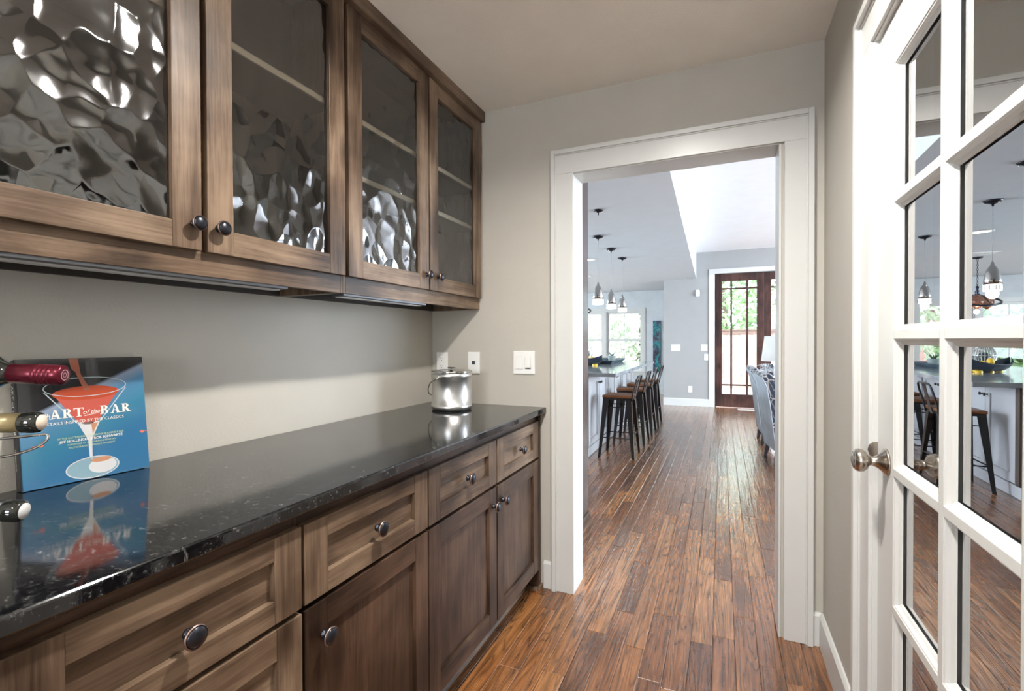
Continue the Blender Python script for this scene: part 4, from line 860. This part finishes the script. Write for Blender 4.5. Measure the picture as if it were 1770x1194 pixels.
# ================================================================== STOOLS
SM = plain('gunmetal_painted_steel', (.06, .058, .06), .3, metal=.85); SW = stained_wood('stool_seat_wood', 0, ((.10, .035, .015), (.22, .085, .035), (.34, .15, .07)))
st = local_thing('bar_stool')
b = MB(); b.box(-.155, .155, -.155, .155, .628, .655); b.build('seat', SW, st, .006)
b = MB(); b.box(-.15, .15, -.15, .15, .608, .628); b.build('seat_frame', SM, st, .004)
for sx_ in (1, -1):
    for sy in (1, -1):
        tx, ty, fx, fy = sx_*.148, sy*.148, sx_*.19, sy*.205
        b = MB(); w0, w1 = .062, .026; th = .004
        # two flanges of folded sheet steel
        b.hexa([(fx, fy, .0), (fx-sx_*w1, fy, .0), (fx-sx_*w1, fy-sy*th, .0), (fx, fy-sy*th, .0), (tx, ty, .625), (tx-sx_*w0, ty, .625), (tx-sx_*w0, ty-sy*th, .625), (tx, ty-sy*th, .625)])
        b.hexa([(fx, fy, .0), (fx, fy-sy*w1, .0), (fx-sx_*th, fy-sy*w1, .0), (fx-sx_*th, fy, .0), (tx, ty, .625), (tx, ty-sy*w0, .625), (tx-sx_*th, ty-sy*w0, .625), (tx-sx_*th, ty, .625)])
        b.box(fx-.014*sx_, fx+.001*sx_, fy-.014*sy, fy+.001*sy, 0.0, .022); b.build('leg', SM, st)
def lp(z, sx_, sy): k = z/.625; return ((.19+(.148-.19)*k-.012)*sx_, (.205+(.148-.205)*k-.012)*sy, z)
for sy in (1, -1): MB().tube([lp(.21, 1, sy), lp(.21, -1, sy)], .006, 6).build('stretcher', SM, st)
for sx_ in (1, -1): MB().tube([lp(.24 if sx_ > 0 else .21, sx_, 1), lp(.24 if sx_ > 0 else .21, sx_, -1)], .006, 6).build('stretcher', SM, st)
for sy in (1, -1): MB().tube([lp(.53, 1, sy), lp(.53, -1, sy)], .005, 6).build('brace', SM, st)
# back
b = MB(); pts = [(.150, -.145, .60), (.165, -.148, .68), (.200, -.150, .80), (.212, -.135, .848), (.216, -.10, .862), (.216, .10, .862), (.212, .135, .848), (.200, .150, .80), (.165, .148, .68), (.150, .145, .60)]
b.tube(pts, .009, 8); b.build('back_frame', SM, st)
b = MB(); b.hexa([(.153, -.028, .60), (.158, -.028, .60), (.158, .028, .60), (.153, .028, .60), (.213, -.036, .855), (.218, -.036, .855), (.218, .036, .855), (.213, .036, .855)]); b.build('back_splat', SM, st)
stl = [(2.965, 'wood-seated metal bar stool nearest the doorway'), (3.72, 'wood-seated metal bar stool, second from the doorway'), (4.40, 'wood-seated metal bar stool, third from the doorway'), (5.10, 'wood-seated metal bar stool farthest from the doorway, by the island end')]
for i, (yy, lab) in enumerate(stl):
    o = st if i == 0 else copy_tree(st)
    o.location = (.462, yy, 0.0005); tag(o, lab, 'stool', 'metal bar stools along the island')

# ================================================================== PENDANTS
PCH = plain('dark_polished_nickel', (.50, .49, .47), .07, metal=1.0); PGL = emis('lit_frosted_glass', (.92, .96, 1), 2.2)
pd = local_thing('pendant_light')
MB().lathe([(.001, 0), (.062, 0), (.06, -.008), (.05, -.02), (.02, -.03), (.008, -.034), (.007, -.05)], n=28).build('canopy', BRONZE, pd)
for a in range(3): MB().lathe([(.004, -.018), (.005, -.03), (.001, -.033)], (math.cos(a*2.1)*.045, math.sin(a*2.1)*.045, 0), n=10).build('canopy_screw', PCH, pd)
MB().tube([(0, 0, -.04), (0, 0, -.535)], .0025, 6).build('cord', plain('grey_cord', (.35, .35, .35), .4), pd)
MB().lathe([(.004, -.50), (.010, -.515), (.014, -.535), (.024, -.548), (.038, -.572), (.049, -.61), (.055, -.655), (.058, -.695), (.056, -.695), (.047, -.61), (.02, -.555)], n=32, caps=False).build('shade', PCH, pd)
MB().lathe([(.055, -.695), (.060, -.697), (.060, -.742), (.056, -.748), (.04, -.748)], n=32, caps=True).build('glass_ring', PGL, pd)
b = MB()
for i in range(20):
    a = i*2*math.pi/20; c_, s_ = math.cos(a), math.sin(a); b.hexa([(c_*.059-s_*.0025, s_*.059+c_*.0025, -.74), (c_*.0625-s_*.0025, s_*.0625+c_*.0025, -.74), (c_*.0625+s_*.0025, s_*.0625-c_*.0025, -.74), (c_*.059+s_*.0025, s_*.059-c_*.0025, -.74), (c_*.059-s_*.0025, s_*.059+c_*.0025, -.70), (c_*.0625-s_*.0025, s_*.0625+c_*.0025, -.70), (c_*.0625+s_*.0025, s_*.0625-c_*.0025, -.70), (c_*.059+s_*.0025, s_*.059-c_*.0025, -.70)])
b.build('ring_ribs', PCH, pd)
for i, (x_, y_, lab) in enumerate(((.232, 2.95, 'polished bell pendant light nearest the doorway over the island'), (.214, 3.72, 'polished bell pendant light in the middle over the island'), (.212, 4.46, 'polished bell pendant light farthest along the island'))):
    o = pd if i == 0 else copy_tree(pd); o.location = (x_, y_, KC); tag(o, lab, 'lamp', 'pendant lights over the island')
    light('pendant_bulb', 'POINT', (x_, y_, KC-.77), (0, 0, 0), 1.5, (1, .97, .92), shadow_soft_size=.04)
t = thing('ceiling_canopy', (.482, 1.905, KC), 'small dark canopy with a short stub and no shade on the kitchen ceiling', 'canopy')
MB().lathe([(.001, 0), (.045, 0), (.043, -.006), (.036, -.014), (.015, -.02), (.006, -.024), (.005, -.045)], (.482, 1.905, KC), n=28).build('plate', BRONZE, t)
for a in range(3): MB().lathe([(.003, -.012), (.005, -.022), (.001, -.026)], (.482+math.cos(a*2.1)*.032, 1.905+math.sin(a*2.1)*.032, KC), n=10).build('screw', PCH, t)
t = thing('recessed_light', (-.25, 4.4, KC), 'round bright recessed light in the kitchen ceiling seen in the door glass', 'light')
MB().lathe([(.075, -.001), (.1, -.001), (.1, -.008), (.078, -.010)], (-.25, 4.4, KC), n=30, caps=False).build('trim_ring', TRIM, t); MB().lathe([(.001, -.004), (.076, -.004), (.076, -.006), (.001, -.006)], (-.25, 4.4, KC), n=30).build('lens', emis('lit_lens', (1, .97, .9), 8), t)
t = thing('ceiling_vent', (-.87, 6.1, KC-.01), 'flat rectangular air vent in the kitchen ceiling seen in the door glass', 'vent')
b = MB(); b.box(-1.05, -.69, 6.0, 6.02, KC-.01, KC-.0005); b.box(-1.05, -.69, 6.18, 6.2, KC-.01, KC-.0005); [b.box(-1.05+.04*i, -1.03+.04*i, 6.02, 6.18, KC-.009, KC-.0005) for i in range(10)]; b.build('louvres', PLATE, t)

# chandelier over the nook table (seen in the door glass)
CC = Vector((-1.0, 6.5, 1.77)); t = thing('chandelier', (CC.x, CC.y, KC), 'dark ring chandelier with smoked glass globes beyond the island, seen in the door glass', 'chandelier')
MB().lathe([(.001, KC), (.06, KC), (.05, KC-.02), (.01, KC-.03)], (CC.x, CC.y, 0), n=24).build('canopy', BRONZE, t)
b = MB(); 
for i in range(12): 
    zc = KC-.03-i*.032; a = (i % 2)*math.pi/2; b.tube([(CC.x+.01*math.cos(a)*math.cos(q), CC.y+.01*math.sin(a)*math.cos(q), zc-.016+.02*math.sin(q)) for q in [k_*math.pi/4 for k_ in range(8)]], .003, 5, closed=True)
b.build('chain', BRONZE, t)
b = MB(); b.tube([(CC.x+.24*math.cos(a), CC.y+.24*math.sin(a), CC.z+.08*math.sin(a)) for a in [k_*math.pi/16 for k_ in range(32)]], .014, 8, closed=True); b.build('ring', BRONZE, t)
b = MB(); b.lathe([(.01, KC-.40), (.02, KC-.42), (.012, KC-.45), (.03, CC.z+.12), (.01, CC.z+.08), (.01, CC.z-.14), (.03, CC.z-.15), (.03, CC.z-.17), (.001, CC.z-.18)], (CC.x, CC.y, 0), n=16)
for a in (.3, 2.4, 4.5): b.tube([(CC.x, CC.y, CC.z+.1), (CC.x+.13*math.cos(a), CC.y+.13*math.sin(a), CC.z+.05), (CC.x+.24*math.cos(a), CC.y+.24*math.sin(a), CC.z+.08*math.sin(a))], .007, 6)
b.build('hub', BRONZE, t)
AMB = plain('smoked_amber_glass', (.35, .16, .10), .08, trans=.6)
for k_ in range(3):
    a = k_*2.1+.9; MB().lathe([(.02, .10), (.05, .07), (.075, .02), (.075, -.02), (.05, -.07), (.015, -.10)], (CC.x+.11*math.cos(a), CC.y+.11*math.sin(a), CC.z-.02), n=18).build('globe', AMB, t)
    light('chandelier_bulb', 'POINT', (CC.x+.2*math.cos(a), CC.y+.2*math.sin(a), CC.z-.16), (0, 0, 0), 2, (1, .8, .6), shadow_soft_size=.03)

# artwork on nook wall
t = thing('wall_art', (.11, NY, .55), 'tall narrow turquoise and dark abstract panel on the nook wall', 'artwork')
MB().box(.03, .195, NY-.04, NY-.001, .5, 1.68).build('canvas', art_mat('turquoise_abstract'), t, .002)

# ================================================================== DINING CHAIRS (backs to the walkway)
LF = leaf_fabric('navy_leaf_fabric'); PIPE = plain('pale_chair_piping', (.42, .46, .52), .5); DK = plain('dark_chair_leg', (.035, .03, .035), .35)
ch = local_thing('dining_chair')
# profile in x-z (facing +x); origin at rear bottom
prof = [(.0, .14), (-.02, .30), (-.055, .60), (-.085, .78), (-.125, .865), (-.115, .90), (-.06, .905), (-.01, .86), (.05, .70), (.10, .46), (.14, .14)]
def chair_mb(hw):
    b = MB(); n = len(prof); rows = []
    for k_ in range(9):
        t_ = -1+2*k_/8; cur = .02*(1-t_*t_); dz = .025*(1-t_*t_)
        rows.append([(p[0]-cur*(1 if p[1] > .3 else .3), t_*hw, p[1]+(dz if p[1] > .7 else 0)) for p in prof])
    for i in range(8):
        for j in range(n): j2 = (j+1) % n; b.quad([rows[i][j], rows[i+1][j], rows[i+1][j2], rows[i][j2]], 1 if j < 4 else 0, smooth=True)
    b.quad(rows[0]); b.quad(rows[8][::-1]); return b
o = chair_mb(.25).build('backrest', [LF, plain('pale_blue_woven_fabric', (.42, .50, .58), .45, bump=.5, bscale=60, var=.2)], ch); 
for s_ in (1, -1): MB().tube([(p[0]-.002, s_*.25, p[1]) for p in prof[:8]], .006, 6).build('piping', PIPE, o)
b = MB(); b.box(.02, .50, -.25, .25, .30, .42); b.build('seat', LF, ch, .02)
b = MB(); b.box(.03, .515, -.245, .245, .42, .49); b.build('seat_cushion', LF, ch, .03)
for (lx, ly, k_) in ((.03, -.21, -.03), (.03, .21, -.03), (.46, -.21, .0), (.46, .21, .0)):
    MB().hexa([(lx+k_-.014, ly-.014, 0), (lx+k_+.014, ly-.014, 0), (lx+k_+.014, ly+.014, 0), (lx+k_-.014, ly+.014, 0), (lx-.025, ly-.025, .30 if lx > .1 else .142), (lx+.025, ly-.025, .30 if lx > .1 else .142), (lx+.025, ly+.025, .30 if lx > .1 else .142), (lx-.025, ly+.025, .30 if lx > .1 else .142)]).build('leg', DK, ch)
for i, (x_, y_, rz_, lab) in enumerate(((1.93, 3.30, R_(8), 'navy leaf-patterned upholstered chair nearest the doorway, at right'), (1.90, 4.28, R_(2), 'navy leaf-patterned upholstered chair farther from the doorway'))):
    o = ch if i == 0 else copy_tree(ch); o.location = (x_, y_, .0005); o.rotation_euler = (0, 0, rz_); tag(o, lab, 'chair', 'leaf-patterned dining chairs')
# dining table the chairs face
TW = stained_wood('dining_table_wood', 1, ((.03, .02, .015), (.06, .04, .03), (.1, .07, .05)))
t = thing('dining_table', (2.95, 3.9, 0), 'dark wooden dining table behind the leaf-patterned chairs', 'table')
MB().box(2.5, 3.45, 2.9, 4.9, .72, .76).build('tabletop', TW, t, .005)
for lx in (2.56, 3.39):
    for ly in (2.97, 4.83): MB().box(lx-.035, lx+.035, ly-.035, ly+.035, 0, .72).build('leg', TW, t)
# console table + lamp + books + feathers
t = thing('console_table', (2.35, 5.15, 0), 'dark console table under the white-shaded lamp', 'table')
MB().box(1.98, 2.9, 4.95, 5.35, .68, .71).build('tabletop', TW, t, .004)
for lx in (2.03, 2.85):
    for ly in (4.99, 5.31): MB().box(lx-.02, lx+.02, ly-.02, ly+.02, 0, .68).build('leg', TW, t)
t = thing('table_lamp', (2.185, 5.12, .71), 'table lamp with a tapered white drum shade behind the chairs', 'lamp')
MB().lathe([(.001, .7105), (.09, .7105), (.09, .725), (.03, .74), (.018, .78), (.04, .84), (.05, .88), (.03, .93), (.012, .96), (.010, 1.02), (.001, 1.02)], (2.185, 5.12, 0), n=28).build('base', plain('lamp_ceramic', (.06, .07, .09), .2), t)
MB().lathe([(.215, .95), (.175, 1.285), (.172, 1.285), (.212, .95)], (2.185, 5.12, 0), n=40, caps=False).build('shade', plain('linen_shade', (.66, .65, .62), .8), t)
for i, (xx, hh, cc, lab) in enumerate(((2.09, .20, (.05, .06, .08), 'dark upright book, leftmost beside the lamp base'), (2.118, .18, (.55, .56, .56), 'white upright book between two dark ones beside the lamp'), (2.142, .21, (.04, .05, .07), 'dark upright book nearest the lamp base'))):
    t = thing('book', (xx, 5.0, .71), lab, 'book', 'upright books beside the lamp')
    MB().box(xx-.011, xx+.011, 4.965, 5.03, .7105, .71+hh).build('cover', plain('book_cloth', cc, .5), t, .001); MB().box(xx-.008, xx+.008, 4.97, 5.0315, .714, .7055+hh).build('pages', plain('paper', (.5, .5, .47), .8), t)
t = thing('feather_arrangement', (2.02, 4.99, .71), 'fluffy white feathery plumes just above the chair backs', 'decor')
MB().lathe([(.001, .7105), (.03, .7105), (.034, .76), (.026, .80), (.024, .80), (.03, .76), (.001, .715)], (2.02, 4.99, 0), n=20).build('holder', plain('holder_grey', (.4, .4, .42), .3), t)
b = MB()
for i in range(150):
    a = rnd.uniform(0, 6.28); l = rnd.uniform(.04, .12); h = .80+rnd.uniform(0, .10); b.tube([(2.02, 4.99, .78), (2.02+math.cos(a)*l*.5, 4.99+math.sin(a)*l*.5, h+.02), (2.02+math.cos(a)*l, 4.99+math.sin(a)*l, h)], .004, 4, rs=[.003, .005, .001])
tag(b.build('plumes', plain('white_feather', (.7, .72, .75), .8), t), kind='stuff')

# ================================================================== OUTSIDE
struct('ground_outside', MB().box(-25, 25, NY+.3, 40, -.3, .0), plain('pale_patio', (.52, .48, .45), .9, bump=.3, bscale=8))
struct('ground_patio', MB().box(.6, 8, FY+.15, NY+.3, -.12, -.02), plain('pale_patio_stone', (.55, .51, .48), .9))
b = MB(); b.box(.8, 6, FY+.15, 9.0, 2.6, 2.7, 0); struct('porch_roof', b, plain('porch_soffit', (.28, .16, .12), .6))
FB = plain('weathered_cedar', (.50, .38, .33), .8, bump=.2, bscale=30, var=.12)
t = thing('garden_fence', (1, 11, 0), 'weathered wooden board fence outside the far door', 'fence')
fb = None
for i in range(36):
    xx = .8+i*.142
    if fb is None: fb = MB().box(xx, xx+.136, 11.0, 11.02, .02, 1.46).build('fence_board', FB, t)
    else:
        o = fb.copy(); COL.objects.link(o); o.location = (fb.location.x+i*.142, fb.location.y+rnd.uniform(-.004, .004), fb.location.z+rnd.uniform(-.01, .0))
b = MB(); b.box(.8, 5.95, 10.96, 11.05, 1.462, 1.50); b.box(.8, 5.95, 10.975, 10.995, 1.38, 1.46); b.box(.8, 5.95, 11.022, 11.06, .3, .38); b.build('cap_rail', plain('cedar_cap', (.25, .17, .14), .8), t)
TR = plain('bark', (.12, .09, .07), .9)
def tree(x, y, h, r, lab, m, n=2600):
    t = thing('tree', (x, y, 0), lab, 'tree'); MB().tube([(x, y, 0), (x+.1, y, h*.4), (x, y+.1, h*.7)], .1, 8, rs=[.14, .1, .05]).build('trunk', TR, t)
    b = MB(); rr = random.Random(int(x*10+y))
    for i in range(n):
        a = rr.uniform(0, 6.283); p = rr.uniform(-1, 1); q = rr.uniform(.45, 1)**.6; s_ = math.sqrt(1-p*p); c = Vector((x+r*q*s_*math.cos(a), y+r*q*s_*math.sin(a), h*.58+h*.45*q*p)); 
        u = Vector((rr.uniform(-1, 1), rr.uniform(-1, 1), rr.uniform(-1, 1))).normalized(); v = u.orthogonal().normalized(); w = rr.uniform(.07, .15)
        b.quad([c-u*w, c-v*w*.5, c+u*w, c+v*w*.5])
    tag(b.build('foliage', m, t, fix=False), kind='stuff')
G1 = leafy('green_leaves', (.10, .20, .07), (.28, .42, .20)); G2 = leafy('pale_leaves', (.40, .48, .34), (.65, .70, .58))
for x_, y_, h_, r_, m_, lab in ((1.5, 14.8, 4.6, 1.6, G1, 'green tree behind the fence in the left pane of the far door'), (5.0, 15.0, 4.4, 1.7, G1, 'green tree behind the fence at the right leaf of the far door'), (-.9, 13.2, 3.6, 1.25, G2, 'pale leafy tree outside the right nook window'), (-3.6, 14.6, 3.6, 1.4, G2, 'pale leafy tree outside the middle nook window'), (-3.2, 12.0, 2.2, .9, G1, 'low green tree outside the left nook windows')):
    tree(x_, y_, h_, r_, lab, m_)
t = thing('neighbour_house', (-8.5, 19, 0), 'brick neighbouring house with a pale slope roof seen in the door glass', 'building')
MB().box(-13, -5.0, 17, 23, 0, 2.3).build('wall', plain('red_brick_wall', (.22, .12, .10), .9, bump=.4, bscale=14, var=.2), t)
b = MB(); b.quad([(-13.5, 16.6, 2.3), (-4.6, 16.6, 2.3), (-6.2, 20, 5.0), (-12, 20, 5.0)]); b.quad([(-4.6, 16.6, 2.3), (-4.6, 23.4, 2.3), (-6.2, 20, 5.0)]); b.quad([(-13.5, 23.4, 2.3), (-4.6, 23.4, 2.3), (-6.2, 20, 5.0), (-12, 20, 5.0)]); b.quad([(-13.5, 16.6, 2.3), (-13.5, 23.4, 2.3), (-12, 20, 5.0)]); b.build('roof', plain('pale_shingle', (.42, .45, .5), .8, bump=.4, bscale=20), t)
t = thing('side_fence', (-8, 13, 0), 'grey-blue board fence outside the left nook windows', 'fence'); fb = None
for i in range(26):
    xx = -9.5+i*.18
    if fb is None: fb = MB().box(xx, xx+.172, 13.0, 13.02, .0, 1.75).build('fence_board', plain('grey_fence', (.36, .38, .42), .8, var=.15), t)
    else: o = fb.copy(); COL.objects.link(o); o.location = (fb.location.x+i*.18, fb.location.y+rnd.uniform(-.004, .004), fb.location.z+rnd.uniform(-.01, 0))
